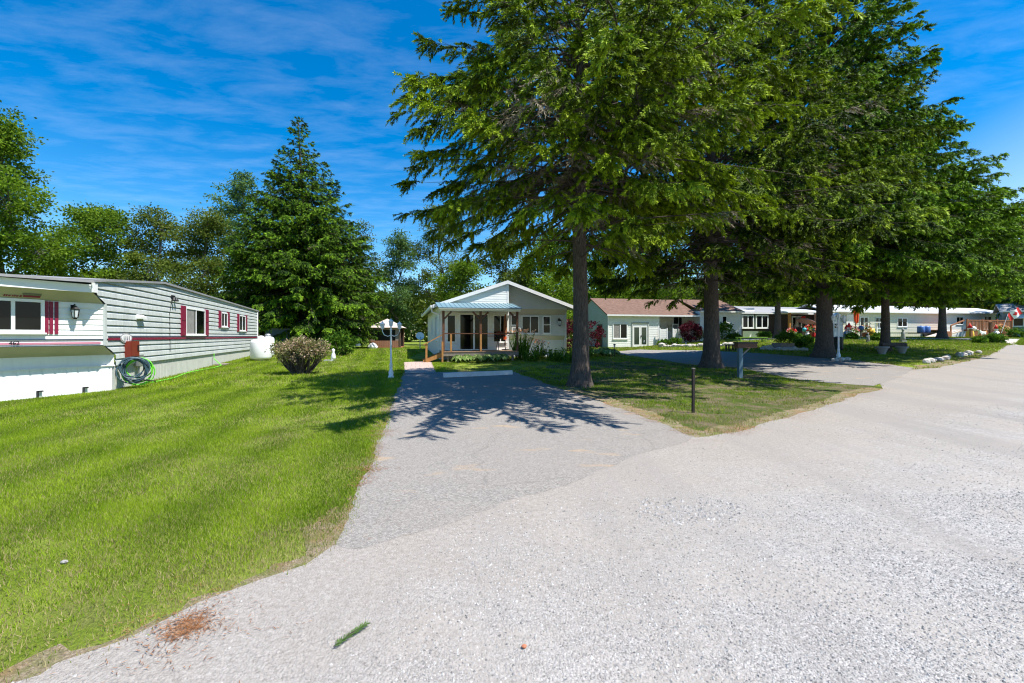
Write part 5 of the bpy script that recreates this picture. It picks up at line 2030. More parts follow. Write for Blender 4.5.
p = gp(903, 342.2); ornament('tall grey statue on the lawn right of the ringed spruce', p, 'statue', STONEG, .72, 81)

# white building with the wooden deck
o6 = at(944, 338, 53)
H6 = thing('deck_house', 'low white house behind the red brown wooden deck', 'house', (o6.x, 53, G(o6.x, 53)), RA)
x1 = lx(H6, 1005)
fr_wall(H6, 0, x1, 0, -.4, 2.9, WHITE)
gable_roof(H6, 0, x1, 0, 6, 2.9, 3.6, ROOFW, .3)
a, b = lx(H6, 984), lx(H6, 991); window(H6, a, 1.75, b - a, .75, -.02)
a, b = lx(H6, 956), lx(H6, 963); window(H6, a, 1.5, b - a, .9, -.02)
foot(H6, [(0, -8), (x1, -8), (x1, 6), (0, 6)])
oD = at(967, 337, 46)
DK = thing('wooden_deck', 'red brown wooden deck with balusters and a pale sloping ramp', 'deck', (oD.x, 46, G(oD.x, 46)), RA)
dx = lx(DK, 1012)
q = MB(); q.box(0, dx, 0, 4.5, .72, .82); q.build('floor', WOODR, DK)
q = MB(); ribs(q, 0, dx, -.1, .72, .05, .14, .02); q.build('deck_skirt', WOODR, DK)
q = MB()
for i in range(int(dx / .19)):
    q.box(.08 + i * .19, .08 + i * .19 + .10, .0, .03, .84, 1.72)
q.box(0, dx, -.03, .07, 1.72, 1.80)
q.build('railing', WOODR, DK)
for i in range(4):
    x = .05 + (dx - .1) * i / 3
    q = MB(); q.box(x - .06, x + .06, -.05, .07, -.1, 1.9); q.build('post', WOODR, DK)
q = MB(); q.prism([(-.1, .2, .80), (-3.4, .2, .05), (-3.4, .2, -.1), (-.1, .2, .66)], (0, 1.4, 0)); q.build('ramp', pm('pale_ramp_board', (.62, .52, .42), .7, .15, 4), DK)
q = MB(); q.beam((-.05, .18, 1.75), (-1.9, .18, 1.2), .08, .12); q.beam((-1.9, .18, 0), (-1.9, .18, 1.2), .1); q.beam((-.05, .1, .1), (-1.5, -.9, -.02), .16, .1); q.build('ramp_rail', WOODR, DK)
q = MB(); q.box(-3.6, -1.95, .1, .16, .1, .62); q.build('side_board', WOODR, DK)


def dk(u, y, z=0):
    p = DK.matrix_basis @ Vector((lx(DK, u, y), y, 0)); p.z = G(p.x, p.y) + z
    return p


for i, (u, y, kd, m, s, lab) in enumerate([(970, -1.0, 'gnome', YELLOWP, 1.4, 'yellow bodied garden gnome at the foot of the deck ramp'), (973.5, -.8, 'ball', WHITE2, 1.2, 'white ball ornament before the wooden deck'), (996, -.8, 'gnome', WHITE2, 1.3, 'white bodied garden gnome before the deck, left of the flag'), (1000.5, -.4, 'pot', M_PETAL, 1.8, 'peach flower pot below the flag')]):
    ornament(lab, dk(u, y), kd, m, s, 90 + i)
k = thing('wooden_post', 'short red brown post on the lawn before the deck ramp', 'post', dk(971, -2.6), 0)
q = MB(); q.beam((0, 0, -.1), (0, 0, .75), .17); q.build('post', WOODR, k); q = MB(); q.box(-.11, .11, -.11, .11, .75, .8); q.build('cap', WOODD, k)
k = thing('wooden_post', 'tall dark post on the lawn beside the painted animal ornament', 'post', dk(990.5, -2.8), 0)
q = MB(); q.beam((0, 0, -.1), (0, 0, 1.45), .2); q.build('post', WOODD, k); q = MB(); q.lathe([(.16, 1.45), (.02, 1.65)], (0, 0, 0), 4); q.build('cap', WOODR, k)
# painted animal ornament: a small standing dog shape
k = thing('animal_ornament', 'white and orange painted dog ornament on the lawn by the lane', 'ornament', dk(984, -2.7), PI + .2)
bm = bmesh.new()
me = bpy.data.meshes.new('body')
V_ = [(0, 0, .42), (.25, 0, .44), (.5, 0, .46), (.62, 0, .62), (.70, 0, .74), (.86, 0, .70), (-.2, 0, .5), (-.32, 0, .66), (.0, .1, .2), (.02, .1, 0), (0, -.1, .2), (.02, -.1, 0), (.5, .1, .22), (.5, .1, 0), (.5, -.1, .22), (.5, -.1, 0)]
E_ = [(0, 1), (1, 2), (2, 3), (3, 4), (4, 5), (0, 6), (6, 7), (0, 8), (8, 9), (0, 10), (10, 11), (2, 12), (12, 13), (2, 14), (14, 15)]
R_ = [.15, .16, .15, .10, .11, .06, .07, .03, .07, .045, .07, .045, .065, .045, .065, .045]
me.from_pydata(V_, E_, [])
ob = bpy.data.objects.new('body', me); COL.objects.link(ob)
ob.modifiers.new('skin', 'SKIN')
me.skin_vertices  # layer made by the modifier
if not me.skin_vertices:
    bpy.context.view_layer.objects.active = ob
    bpy.ops.object.modifier_add(type='SKIN')
for sv, r_ in zip(me.skin_vertices[0].data, R_):
    sv.radius = (r_, r_)
me.skin_vertices[0].data[0].use_root = True
ob.modifiers.new('sub', 'SUBSURF').render_levels = 1


def patch_mat():
    t = NT('painted_patches')
    n = t.noise(3.2, 1, .4, t.pos(obj=True))
    return t.end(t.bsdf(t.ramp(n, [(.5, (.78, .77, .74)), (.52, (.62, .25, .08))]), .5))


me.materials.append(patch_mat())
ob.parent = k
for s_ in (-1, 1):
    q = MB(); q.prism([(.66, s_ * .06, .80), (.74, s_ * .07, .82), (.66, s_ * .12, .66)], (.02, s_ * .02, 0)); q.build('ear', WOODD, k)

# flag on a leaning staff
pf = dk(1003, -1.6)
k = thing('flag', 'red and white maple leaf flag on a leaning staff before the deck', 'flag', pf, .1)
q = MB(); q.tube([(-.35, 0, 0), (.55, 0, 2.35)], .022, 6); q.build('staff', WHITE2, k)
FMx = Matrix.Translation((.50, 0, 2.25)) @ Matrix.Rotation(-.62, 4, 'Y')


def fpt(a, b):
    """cloth coordinates 0..1 along the fly and down: sagging, rippled"""
    x = 1.5 * a
    z = -.78 * b - .12 * a * a
    return FMx @ Vector((x, .07 * math.sin(a * 8 + b), z))


def cloth(name, a0, a1, mat):
    q = MB()
    n = 10
    for i in range(n):
        for j in range(3):
            A, B = a0 + (a1 - a0) * i / n, a0 + (a1 - a0) * (i + 1) / n
            q.poly(fpt(A, j / 3), fpt(B, j / 3), fpt(B, (j + 1) / 3), fpt(A, (j + 1) / 3))
    return q.build(name, mat, k)


cloth('red_band', 0, .25, REDC)
cloth('red_band', .75, 1, REDC)
wp = cloth('white_field', .25, .75, WHITE2)
leaf2 = [(0, 1), (.18, .62), (.36, .72), (.28, .28), (.52, .5), (.58, .36), (.9, .42), (.78, .18), (.9, .1), (.45, -.28), (.5, -.45), (.05, -.38), (.05, -.8)]
leaf2 = leaf2 + [(-x, y) for x, y in leaf2[::-1][:-1]]
for dy in (-.006, .006):
    q = MB()
    pts = []
    for x, y in leaf2:
        pp = fpt(.5 + x * .2, .5 - y * .36)
        pts.append((pp.x, pp.y + dy * 2.5, pp.z))
    q.poly(*pts)
    q.build('maple_leaf', REDC, wp)

# blue grey building at the right edge
o7 = at(1003, 338, 50)
H7 = thing('blue_grey_shed', 'blue grey building with a white window awning at the right edge', 'shed', (o7.x, 50, G(o7.x, 50)), -.72)
fr_wall(H7, 0, 6, 0, -.4, 2.9, BLUESID, 'wall', .2)
q = MB(); q.poly((0, 0, -.4), (0, 5, -.4), (0, 5, 2.9), (0, 0, 2.9)); q.build('side_wall', BLUESID, H7)
gable_roof(H7, 0, 6, 0, 5, 2.9, 3.7, ROOFG, .3)
a = lx(H7, 1013); window(H7, a, 1.2, 1.5, .9, -.02)
q = MB(); q.prism([(a - .15, -.02, 2.45), (a - .15, -.5, 2.1), (a - .15, -.5, 2.05), (a - .15, -.02, 2.38)], (1.8, 0, 0)); q.build('awning', ROOFW, H7)
foot(H7, [(0, 0), (6, 0), (6, 5), (0, 5)])
k = thing('lantern', 'black carriage lantern on the corner of the blue grey building', 'lantern', H7.matrix_basis @ Vector((.35, -.02, 1.75)), -.72)
wall_lamp(k, (0, 0, .4), None, 2.2)

# ------------------------------------------------------------------ beds, borders, planters
# low stone border before the wing and in front of the brown house: every stone by itself
rs = random.Random(5)
mesh_cache = []
for i in range(6):
    q = MB(); q.rock((0, 0, .09), .19, .15, .13, 20 + i, 2)
    o = q.build('border_stone', STONEM)
    mesh_cache.append(o.data)
    bpy.data.objects.remove(o)


def stone_row(pts, n, lab, group, smin=.8, smax=1.3, jit=.08):
    for i in range(n):
        t = (i + .5) / n * (len(pts) - 1)
        j = min(int(t), len(pts) - 2)
        p = Vector(pts[j]).lerp(Vector(pts[j + 1]), t - j)
        x, y = p.x + rs.uniform(-jit, jit), p.y + rs.uniform(-jit, jit)
        o = bpy.data.objects.new('border_stone', rs.choice(mesh_cache))
        COL.objects.link(o)
        o.location = (x, y, G(x, y) - .02)
        s = rs.uniform(smin, smax)
        o.scale = (s * rs.uniform(.8, 1.5), s, s * rs.uniform(.8, 1.2))
        o.rotation_euler.z = rs.uniform(0, 6)
        tag(o, lab, 'stone', group)


stone_row([gp(661, 347.2), gp(684, 347.0), gp(705, 346.6)], 16, 'pale field stone in the low border before the purple shrub', 'stones of the border before the wing', 1.0, 1.5)
stone_row([gp(721, 346.4), gp(737, 346.2)], 8, 'pale field stone in the low border right of the thick trunk', 'stones of the border right of the trunk', 1.0, 1.5)
stone_row([gp(762, 349.5), gp(785, 350.8), gp(805, 351)], 17, 'pale field stone in the border before the lime bench and planter', 'stones of the border by the planter', .8, 1.3)
stone_row([gp(924, 363.6), gp(940, 360.8), gp(948, 359.2)], 8, 'pale flat rock in the edging at the corner of the spruce lawn', 'rocks edging the spruce lawn', .7, 1.05)
stone_row([gp(958, 356.8), gp(967, 355), gp(978, 353)], 6, 'pale flat rock in the far end of the edging toward the lane', 'rocks at the far end of the edging', .8, 1.2)
stone_row([gp(836, 361.2), gp(848, 360.2)], 5, 'small pale stone around the foot of the right lamp post', 'stones at the right lamp post', .8, 1.2)

SHR = 'shrubs and bushes around the houses'
p = gp(300, 374)
shrub('round variegated pink and cream bush standing alone on the left lawn', p, [(0, 0, .92, .75, .7, .45), (-.62, 0, .86, .48, .5, .40), (.62, .1, .90, .5, .5, .42), (.2, -.2, 1.1, .4, .4, .32)], 8000, .085, M_BUSH, 3, 'variegated_bush', 26, .028, None, .45, 'bush', .1, M_BARK)
p = gp(333, 358); p.y += 2.5; p.x = (341 - 512) / F * p.y; p.z = G(p.x, p.y)
shrub('bright green leafy shrub behind the variegated bush', p, [(0, 0, .8, 1.0, .8, .75)], 1800, .2, M_GREEN, 4, 'green_shrub')
p = at(578, 345, 34); p.z = G(p.x, p.y)
shrub('purple leaved shrub behind the nearest spruce trunk', p, [(-.6, 0, 1.3, 1.3, 1.2, 1.2), (.9, 0, 1.15, 1.0, 1.0, 1.05)], 5200, .15, M_RED, 5, 'purple_shrub', 8, .02, 'purple shrubs')
p = h3(lx(H3, 690.5, -.9), -.9)
shrub('round purple shrub between the white fence panel and the thick trunk', p, [(0, 0, 1.05, .95, .9, .85)], 3600, .14, M_RED, 6, 'purple_shrub', 7, .02, 'purple shrubs')
p = h3(lx(H3, 701, -.9), -.9)
shrub('small clipped grey green shrub touching the thick trunk on its left', p, [(0, 0, .75, .55, .5, .5)], 1200, .11, M_LEAFO, 7, 'clipped_shrub', 4)
p = h3(lx(H3, 726, -.9), -.9)
shrub('round yellow green shrub before the wing, right of the thick trunk', p, [(0, 0, .8, .8, .7, .8)], 2000, .14, M_GREEN, 8, 'round_shrub', 5)
for u, s, lab in ((664, .8, 'low green shrub in the bed at the sunroom corner'), (675.5, .9, 'low green shrub in the bed below the air conditioner'), (734.5, .8, 'low bright shrub at the right end of the wing bed'), (764, 1.0, 'low green shrub beside the lime bench')):
    p = h3(lx(H3, u, -1.3), -1.3)
    shrub(lab, p, [(0, 0, .28 * s, .6 * s, .5 * s, .32 * s)], 1000, .15, M_GREEN, int(u), 'low_shrub', 3, .01, SHR)
p = gp(783, 349.5)
k = thing('planter_box', 'low dark wooden planter box below the bright shrub', 'planter', p, RA)
q = MB()
for x0, x1_, y0, y1_ in ((-.5, .5, -.4, -.34), (-.5, .5, .34, .4), (-.5, -.44, -.34, .34), (.44, .5, -.34, .34)):
    q.box(x0, x1_, y0, y1_, 0, .42)
q.build('box', WEATHER, k)
q = MB(); q.box(-.44, .44, -.34, .34, .2, .34); q.build('soil', SOIL, k)
shrub('bright yellow green shrub growing in the dark planter box', p + Vector((.15, 0, .3)), [(0, 0, .42, .55, .45, .45)], 1800, .11, M_GREEN, 21, 'planter_shrub', 5)
for u, v, s, lab in ((800, 347, .5, 'small pale shrub on the lawn right of the planter box'), (806, 343.5, .55, 'feathery shrub beside the thick trunk below the ornaments'), (797, 341.3, .6, 'round green shrub under the cluttered porch'), (879, 341, .6, 'low flowering plant before the white arbour'), (852, 339.5, .5, 'low bright plant before the cream mobile home'), (996, 343, .7, 'round green shrub before the deck below the flag'), (980, 343.2, .45, 'low green plant beside the animal ornament'), (1016, 338, .9, 'low green shrub before the blue grey building')):
    shrub(lab, gp(u, v), [(0, 0, .4 * s, .75 * s, .6 * s, .45 * s)], 1100, .16, M_GREEN, int(u) + 3, 'small_shrub', 4, .01, SHR)

# hostas
hosta_n = 0
for u in (458, 467.5, 477, 487, 496.5, 504):
    x = lx(H2, u, -2.75)
    p = h2(x, -2.75 + .12 * math.sin(u)); p.z = G(p.x, p.y)
    rosette('variegated hosta in the row along the front of the porch deck', p, .52, .42, 90, M_HOSTA, int(u), 'hosta', 'hostas along the porch')
p = gp(601, 356.5)
for i, (dx_, dy_, s, lab) in enumerate(((-.55, .1, .75, 'pale hosta, leftmost clump on the lawn before the sunroom'), (.15, -.1, .9, 'pale hosta, middle and largest clump on the lawn before the sunroom'), (.75, .15, .7, 'pale hosta, clump nearest the path light before the sunroom'))):
    x, y = p.x + dx_, p.y + dy_
    rosette(lab, (x, y, G(x, y)), s, .62 * s, 110, M_HOSTA, 60 + i, 'hosta', 'hostas before the sunroom')


# flowering plants right of the porch
def flower_clump(lab, p, h, r, n, seed, petal=M_PETAL, nfl=26, name='flowering_plant', cat='plant'):
    rng = np.random.default_rng(seed)
    k = thing(name, lab, cat, p)
    a = rng.uniform(0, 2 * PI, n); rr = r * rng.uniform(0, 1, n) ** .5
    b = np.stack([rr * .5 * np.cos(a), rr * .5 * np.sin(a), np.zeros(n)], -1)
    lean = np.stack([np.cos(a) * rng.uniform(.0, .5, n), np.sin(a) * rng.uniform(0, .5, n), np.ones(n)], -1)
    hh = h * rng.uniform(.35, 1, n)
    V = [rhombs(b, unit(lean), hh, .05, rng, 0, .4)]
    T = [rng.uniform(.2, .8, n)]
    m = n * 3
    ci = rng.integers(0, n, m); s = rng.uniform(.2, 1, m)
    c = b[ci] + unit(lean)[ci] * (hh[ci] * s)[:, None]
    V.append(rhombs(c, unit(rng.normal(size=(m, 3)) + np.array([0, 0, .3])), .14, .06, rng, .2, .5)); T.append(rng.uniform(.1, .95, m))
    np_mesh('foliage', np.concatenate(V), 4, M_GREEN, k, np.concatenate(T))
    if nfl:
        top = np.argsort(-hh)[:nfl]
        tips = b[top] + unit(lean)[top] * hh[top][:, None]
        ci = np.repeat(np.arange(nfl), 7)
        d = unit(rng.normal(size=(nfl * 7, 3)) + np.array([0, -.3, .4]))
        np_mesh('blossom', rhombs(tips[ci], d, .09, .075, rng, 0, .55), 4, petal, k, rng.uniform(0, 1, nfl * 7))
    return k


def yard(x, y):
    p = h2(x, y); p.z = G(p.x, p.y); return p


flower_clump('tall bush of peach flowers at the right porch post', yard(WL + .35, -1.7), 1.75, .7, 170, 1, M_PETAL, 30)
flower_clump('leaning stems of peach flowers before the white plinth', yard(WL + 1.55, -1.2), 1.2, .5, 60, 2, M_PETAL, 16)
for i, (x, y, h, lab) in enumerate(((WL + .6, -2.9, .7, 'weedy green plant in the bed right of the hostas'), (WL + 1.8, -3.2, .8, 'weedy green plant in the bed before the plinth'), (WL + 2.9, -2.7, .75, 'weedy green plant in the bed below the bay windows'), (WL + 3.7, -2.0, .6, 'weedy green plant at the right corner of the gabled house'), (WL + 2.3, -4.4, .6, 'low weedy plant on the grass between house and nearest spruce'), (WL + 4.3, -1.2, .8, 'weedy green plant left of the purple shrub'))):
    flower_clump(lab, yard(x, y), h, .8, 110, 10 + i, M_PETAL, 0, 'weed_plant')

# path lights
for u, v, lab in ((614.5, 357, 'black path light left of the hostas before the sunroom'), (644, 350, 'black path light before the french doors'), (686, 353, 'black path light at the edge of the neighbour driveway'), (867, 346.5, 'small black path light left of the stone ringed spruce')):
    p = gp(u, v)
    k = thing('path_light', lab, 'path light', p, 0, 'path lights')
    q = MB(); q.tube([(0, 0, -.05), (0, 0, .62)], .018, 6); q.build('stake', BLACK, k)
    q = MB(); q.lathe([(.05, .6), (.05, .72)], (0, 0, 0), 10); q.build('lamp_glass', LAMPG, k)
    q = MB(); q.lathe([(.11, .72), (.06, .78), (.01, .8)], (0, 0, 0), 10); q.build('cap', BLACK, k)

# dark bin by the thick trunk
p = gp(837.5, 350.5)
k = thing('rain_barrel', 'dark green lidded bin between the thick trunk and the right lamp post', 'bin', p, .2)
s = p.y / F
q = MB(); q.lathe([(4.2 * s, 0), (4.8 * s, 2 * s), (5 * s, 12 * s)], (0, 0, 0), 16); q.build('body', pm('dark_green_plastic', (.012, .022, .016), .5), k)
q = MB(); q.lathe([(5.3 * s, 12 * s), (5.3 * s, 12.8 * s), (1.5 * s, 14 * s)], (0, 0, 0), 16); q.build('lid', BLACK, k)
# planters around the ringed spruce
for u, v, s, lab in ((882, 354.5, .8, 'grey stone planter before the ringed spruce trunk'), (902, 353.5, .7, 'grey stone planter right of the ringed spruce trunk')):
    p = gp(u, v)
    k = thing('stone_planter', lab, 'planter', p, 0, 'stone planters')
    q = MB(); q.lathe([(.2 * s, -.02), (.2 * s, .1 * s), (.34 * s, .42 * s), (.42 * s, .46 * s), (.42 * s, .54 * s), (.34 * s, .54 * s)], (0, 0, 0), 16); q.build('bowl', STONEG, k)
    q = MB(); q.lathe([(.33 * s, .5 * s), (.02, .52 * s)], (0, 0, 0), 12); q.build('soil', SOIL, k)
p = gp(893, 352.5)
k = thing('log_bench', 'rough dark log bench between the two stone planters', 'bench', p, .1)
q = MB(); q.tube([(-.75, 0, .42), (.75, 0, .42)], .14, 9); q.build('seat', M_BARK, k)
for x in (-.5, .5):
    q = MB(); q.tube([(x, 0, -.05), (x, 0, .32)], .12, 9); q.build('leg', M_BARK, k)

# ------------------------------------------------------------------ bits on the gravel
p = gp(350, 641)
k = thing('fallen_sprig', 'green fallen spruce sprig lying on the gravel', 'sprig', p + Vector((0, 0, .02)), math.radians(58))
q = MB(); q.tube([(-.1, 0, 0), (0, .004, .006), (.1, 0, .004)], .003, 5); q.build('stem', M_BARK, k)
rng = np.random.default_rng(3); n = 170
x = rng.uniform(-.1, .11, n); sd = np.where(rng.uniform(size=n) < .5, 1, -1)
c = np.stack([x, 0 * x, .004 + 0 * x], -1); d = unit(np.stack([.8 + 0 * x, sd * rng.uniform(.3, 1, n), rng.uniform(-.1, .5, n)], -1))
np_mesh('needle_spray', rhombs(c, d, .032, .005, rng, 0, .5), 4, M_LEAFL, k, rng.uniform(.5, 1, n))
p = gp(524, 651)
q = MB(); q.rock((0, 0, .008), .016, .009, .010, 8, 2); o = tag(q.build('bark_chip', TERRA), 'small red brown bark chip alone on the pale gravel', 'bark chip'); o.location = p + Vector((0, 0, .008)); o.rotation_euler.z = .2
p = gp(65, 565)
q = MB(); q.rock((0, 0, .012), .024, .018, .014, 9, 2); o = tag(q.build('pebble', STONEG), 'single pale pebble lying in the grass of the left lawn', 'pebble'); o.location = p

# larger stones and dirt in a worn hole of the road
pc = gp(688, 512)
# fallen needles: along the driveway edges, one heap at the lawn corner
C = [scatter_needles(P((394, 395), (388, 416), (378, 446), (363, 486), (350, 510)), 3600, .07, .05, 1),
     scatter_needles(P((531, 379), (560, 389), (590, 399), (640, 416), (697, 438)), 6500, .12, .05, 2),
     scatter_needles(median_edge, 6000, .22, .05, 3),
     scatter_needles(P((836, 361.5), (870, 365), (908, 370), (930, 368)), 4200, .35, .06, 4),
     scatter_needles(P((575, 390), (592, 388)), 500, .35, .05, 6)]
hp = gp(186, 632)
r_ = np.random.default_rng(9)
for tp_, rr_, nn_ in ((gp(580, 386), .9, 2600), (gp(711, 368), 1.5, 2600), (gp(824, 357), 1.4, 1600), (gp(885, 351), 1.3, 1200)):
    C.append(np.stack([tp_.x + r_.normal(0, rr_, nn_), tp_.y + r_.normal(0, rr_ * .8, nn_)], -1))
C.append(np.stack([hp.x + r_.normal(0, .05, 420), hp.y + r_.normal(0, .06, 420)], -1))
sp = P((380, 432), (374, 436), (366, 470), (430, 480), (460, 470), (620, 415))
for a in sp[:3]:
    C.append(np.stack([a[0] + r_.normal(0, .16, 220), a[1] + r_.normal(0, .05, 220)], -1))
xy = np.stack([r_.uniform(-3.2, 3.2, 9000), r_.uniform(3.4, 17, 9000)], -1)
C.append(xy[inside(ASPH, xy[:, 0], xy[:, 1])][:900])
xy = np.stack([hp.x + r_.standard_t(2, 500) * .12, hp.y + r_.standard_t(2, 500) * .12], -1)
C.append(xy[np.abs(xy[:, 0] - hp.x) < 1.2])
Cn = np.concatenate(C)
V, T = needle_mesh(Cn, .034, 5)
kn = Cn[:, 1] > 11
o = np_mesh('needle_litter', V, 4, M_LITTER, None, T)
o['kind'] = 'stuff'; o['label'] = 'rust brown fallen needles along the edges of driveway and lawns'; o['category'] = 'needle litter'

V1, T1 = stones(150000, 1.9, 4.6, -1.2, 1.25, .005, .013, 1, None)
V3, T3 = stones(9000, 3.6, 5.3, .28, .50, .008, .024, 7, None)
kk = (np.hypot(V3[::12, 0] - pc.x, (V3[::12, 1] - pc.y) * 1.5) < .55).repeat(12); V3 = V3[kk]; T3 = T3[kk[::3]]
V2, T2 = stones(80000, 4.6, 10.5, -1.1, 1.25, .008, .016, 2, None)
o = np_mesh('loose_gravel', np.concatenate([V1, V2, V3]), 3, M_STONES, None, np.concatenate([T1, T2, T3]))
o['kind'] = 'stuff'; o['label'] = 'loose pale grey stones strewn over the gravel road'; o['category'] = 'gravel'

grass_object('lawn_grass', 'sunlit mown lawn left of the driveway', [
    (14000, 2.0, 4.4, -1.22, -.1, .036, .0055), (6500, 4.4, 8, -1.22, 0, .040, .007), (2600, 8, 14, -1.22, 0, .048, .011), (620, 14, 26, -1.2, -.05, .075, .02), (210, 26, 48, -.95, -.1, .09, .04)], 'l')
grass_object('verge_grass', 'patchy shaded grass under the spruces right of the driveway', [
    (2600, 6, 9, 0, .75, .06, .008), (1500, 9, 15, -.15, 1.0, .06, .012), (620, 15, 26, -.2, 1.15, .075, .02), (200, 26, 46, -.1, 1.2, .10, .045)], 'r')

# ------------------------------------------------------------------ trees
A = gp(580, 386)


def asymA(az, z):
    f = max(0.0, math.cos(az + 1.25))
    return 1 + (.48 * f ** 5 if z < 8 else 0)


def asymB(az, z):
    f = max(0.0, -math.sin(az))
    return 1 + (.42 * f ** 2 if z < 9 else 0)


SG = 'spruces along the road'
spruce('tall open spruce nearest the driveway with many bare grey twigs', A, 18.6, [(3.6, 1.6), (4.4, 4.4), (5.6, 5.4), (7.4, 5.6), (12, 3.5), (18.4, .2)], .26, 380, 1150000, .095, .024, 1, M_SPRUCE, 11, .34, .4, group=SG, asym=asymA, lightk=.20)
B = gp(711, 368)
spruce('thick trunked dark spruce behind the pale blue mailbox post', B, 22, [(2.9, 2.2), (4.0, 5.6), (7, 6.4), (14, 4.1), (21.5, .3)], .35, 400, 950000, .115, .030, 2, M_SPRUCE, 9, .24, .42, group=SG, asym=asymB, lightk=-.01)
Cc = gp(824, 357)
spruce('broad dense spruce right of the thick trunk, beside the right lamp post', Cc, 26.5, [(3.0, 2.5), (4.2, 5.4), (9, 5.4), (14, 4.6), (19, 3.1), (25.5, .2)], .40, 560, 1050000, .135, .036, 3, M_SPRUCE2, 9, .06, .45, group=SG, lightk=.06)
D = gp(885, 351)
spruce('spruce with stone planters around its foot', D, 17.5, [(2.6, 2.6), (3.4, 5.6), (7.5, 5.6), (12, 3.2), (16, .2)], .22, 450, 720000, .145, .040, 4, M_SPRUCE2, 8, .06, .5, group=SG, lightk=.13)
E = at(942, 345, 38); E.z = G(E.x, E.y)
spruce('far spruce before the ramp of the wooden deck', E, 15.5, [(3.0, 2.6), (3.9, 5.6), (8, 6.0), (11.5, 3.6), (15.3, .2)], .27, 330, 400000, .17, .046, 5, M_SPRUCE2, 6, .05, .8, group=SG, lightk=.13)
Ff = at(1062, 340, 50); Ff.z = G(Ff.x, Ff.y)
spruce('dark spruce at the right edge behind the blue grey building', Ff, 15, [(1.2, 4.5), (4, 6.0), (8, 5.2), (12, 2.9), (15, .2)], .33, 150, 90000, .25, .085, 6, M_SPRUCE2, 5, .03, .6)
Hh = at(777.5, 341, 41); Hh.z = G(Hh.x, Hh.y)
spruce('shaded spruce before the dark brown house', Hh, 17, [(3.6, 2), (4.6, 4.0), (9, 4.0), (16.5, .2)], .27, 110, 80000, .24, .08, 7, M_SPRUCE, 5, .1, .7)
Gg = at(309, 340, 42); Gg.z = G(Gg.x, Gg.y)
spruce('big dense conical spruce behind the end of the long mobile home', Gg, 21.4, [(.5, 5.8), (2.5, 6.8), (6.0, 7.0), (9.5, 5.8), (14, 3.7), (17.8, 1.6), (21.4, .12)], .36, 1100, 1000000, .175, .052, 8, M_SPRUCE2, 7, .05, .5, lean=(-1.0, 0), lightk=-.06)


def bl(lab, u, vtop, Y, halfw, mat, seed, ncl=300, per=60, leaf=.34, low=.25, clump=1.0, n=6, bare=0.0, tr=.2, group='trees behind the homes', rx=1.0):
    p = at(u, 340, Y)
    p.z = G(p.x, p.y)
    top = EYE + (HZ - vtop) / F * Y - p.z
    w = halfw / F * Y
    r = random.Random(seed)
    lobes = []
    for i in range(n):
        f = (i + .5) / n
        a = i * 2.4 + r.uniform(-.4, .4)
        z = top * (low + (.93 - low) * f)
        k = math.sin(PI * min(1, .22 + .72 * f)) ** .8
        d = w * .52 * k * (1 - .5 * (f > .8))
        rr = w * .56 * (.55 + .5 * k) * r.uniform(.85, 1.15)
        lobes.append((d * math.cos(a) * rx, d * math.sin(a), z, rr, rr, max(rr * .75, top * .10)))
    lobes.append((0, 0, top * .9, w * .34, w * .34, top * .10))
    return broadleaf(lab, p, top, lobes, tr, ncl, per, leaf, seed, mat, clump, group=group, bare=bare)


bl('tall bright broadleaf tree at the left edge behind the mobile home', -2, 110, 36, 52, M_LEAF, 31, 420, 75, .30, .12, .95, 9, .34, .28)
bl('lower bright broadleaf tree behind the angled end of the mobile home', 92, 203, 44, 52, M_LEAF, 32, 330, 62, .32, .2, 1.0, 7, .12)
bl('olive tree with bare limbs left of the big dense spruce', 160, 207, 46, 44, M_LEAFO, 33, 210, 55, .30, .2, .95, 6, .15)
bl('olive tree touching the big dense spruce on its left', 206, 206, 45, 46, M_LEAFO, 34, 260, 60, .30, .15, .95, 6, .1)
bl('slender pale tree rising left behind the big dense spruce', 241, 168, 54, 24, M_LEAFL, 35, 150, 55, .34, .4, .85, 6, .1)
bl('thin sparse tree just right of the big dense spruce', 360, 222, 56, 26, M_LEAFO, 36, 130, 36, .28, .2, .9, 6, .25)
bl('slender tree behind the gazebo', 398, 232, 58, 24, M_LEAFL, 37, 190, 48, .33, .12, .95, 7, .12)
bl('tall thin dark limbed tree left of the gabled house', 440, 205, 60, 38, M_LEAFO, 38, 200, 45, .33, .25, 1.0, 7, .2, .22)
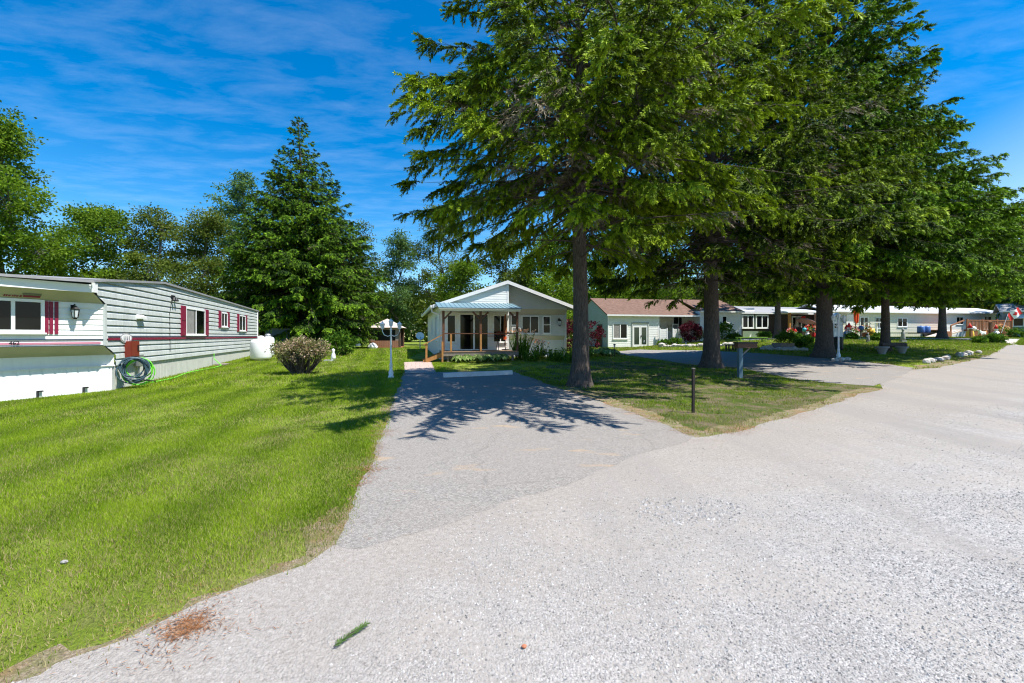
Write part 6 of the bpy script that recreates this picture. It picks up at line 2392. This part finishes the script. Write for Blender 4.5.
bl('bright tree behind the left slope of the gabled house', 462, 262, 52, 30, M_LEAF, 39, 200, 50, .33, .1, 1.0, 6)
bl('tree behind the ridge of the gabled house', 505, 232, 56, 36, M_LEAFO, 40, 240, 50, .34, .15, 1.0, 6, .1)
bl('tree behind the right slope of the gabled house', 552, 228, 54, 36, M_LEAF, 41, 260, 52, .34, .12, 1.0, 6)
bl('bright tree behind the left gable of the brown roofed house', 604, 236, 62, 34, M_LEAF, 42, 220, 50, .38, .15, 1.1, 6)
bl('tree behind the middle of the brown roofed house', 655, 226, 66, 40, M_LEAF, 43, 220, 50, .4, .15, 1.15, 6)
bl('tree behind the wing of the brown roofed house', 715, 222, 66, 42, M_LEAFO, 44, 200, 48, .4, .15, 1.15, 6)
bl('tree behind the dark brown house', 775, 225, 68, 42, M_LEAF, 45, 200, 46, .42, .15, 1.2, 6)
bl('tree behind the left end of the cream mobile home', 845, 235, 70, 45, M_LEAFO, 46, 180, 46, .45, .15, 1.2, 6)
bl('tree behind the right end of the cream mobile home', 925, 232, 72, 46, M_LEAF, 47, 180, 46, .45, .12, 1.2, 6)
bl('tall dark tree at the right edge behind the deck', 1012, 206, 74, 48, M_LEAFO, 48, 220, 50, .45, .1, 1.2, 6)
# far-off wood that closes the view
rng = np.random.default_rng(77)
n = 90000
th = rng.uniform(-1.25, 1.25, n)
R = rng.uniform(78, 105, n)
x = R * np.sin(th) * 1.25
y = R * np.cos(th) * .7 + 30
hgt = 7 + 5 * fbm(x, y, .09, 33, 3)
z = G(x, y) + hgt * rng.uniform(0, 1, n) ** .7
V = rhombs(np.stack([x, y, z], -1), unit(rng.normal(size=(n, 3))), rng.uniform(.6, 1.2, n), .6, rng, .35, .5)
tn = np.clip(.15 + .8 * fbm(x, z * 2 + y, .22, 41, 3) + rng.normal(0, .1, n), 0, 1)
o = np_mesh('distant_woods', V, 4, M_LEAFO, None, tn)
o['kind'] = 'stuff'; o['label'] = 'green mass of distant woods behind all the homes'; o['category'] = 'woods'
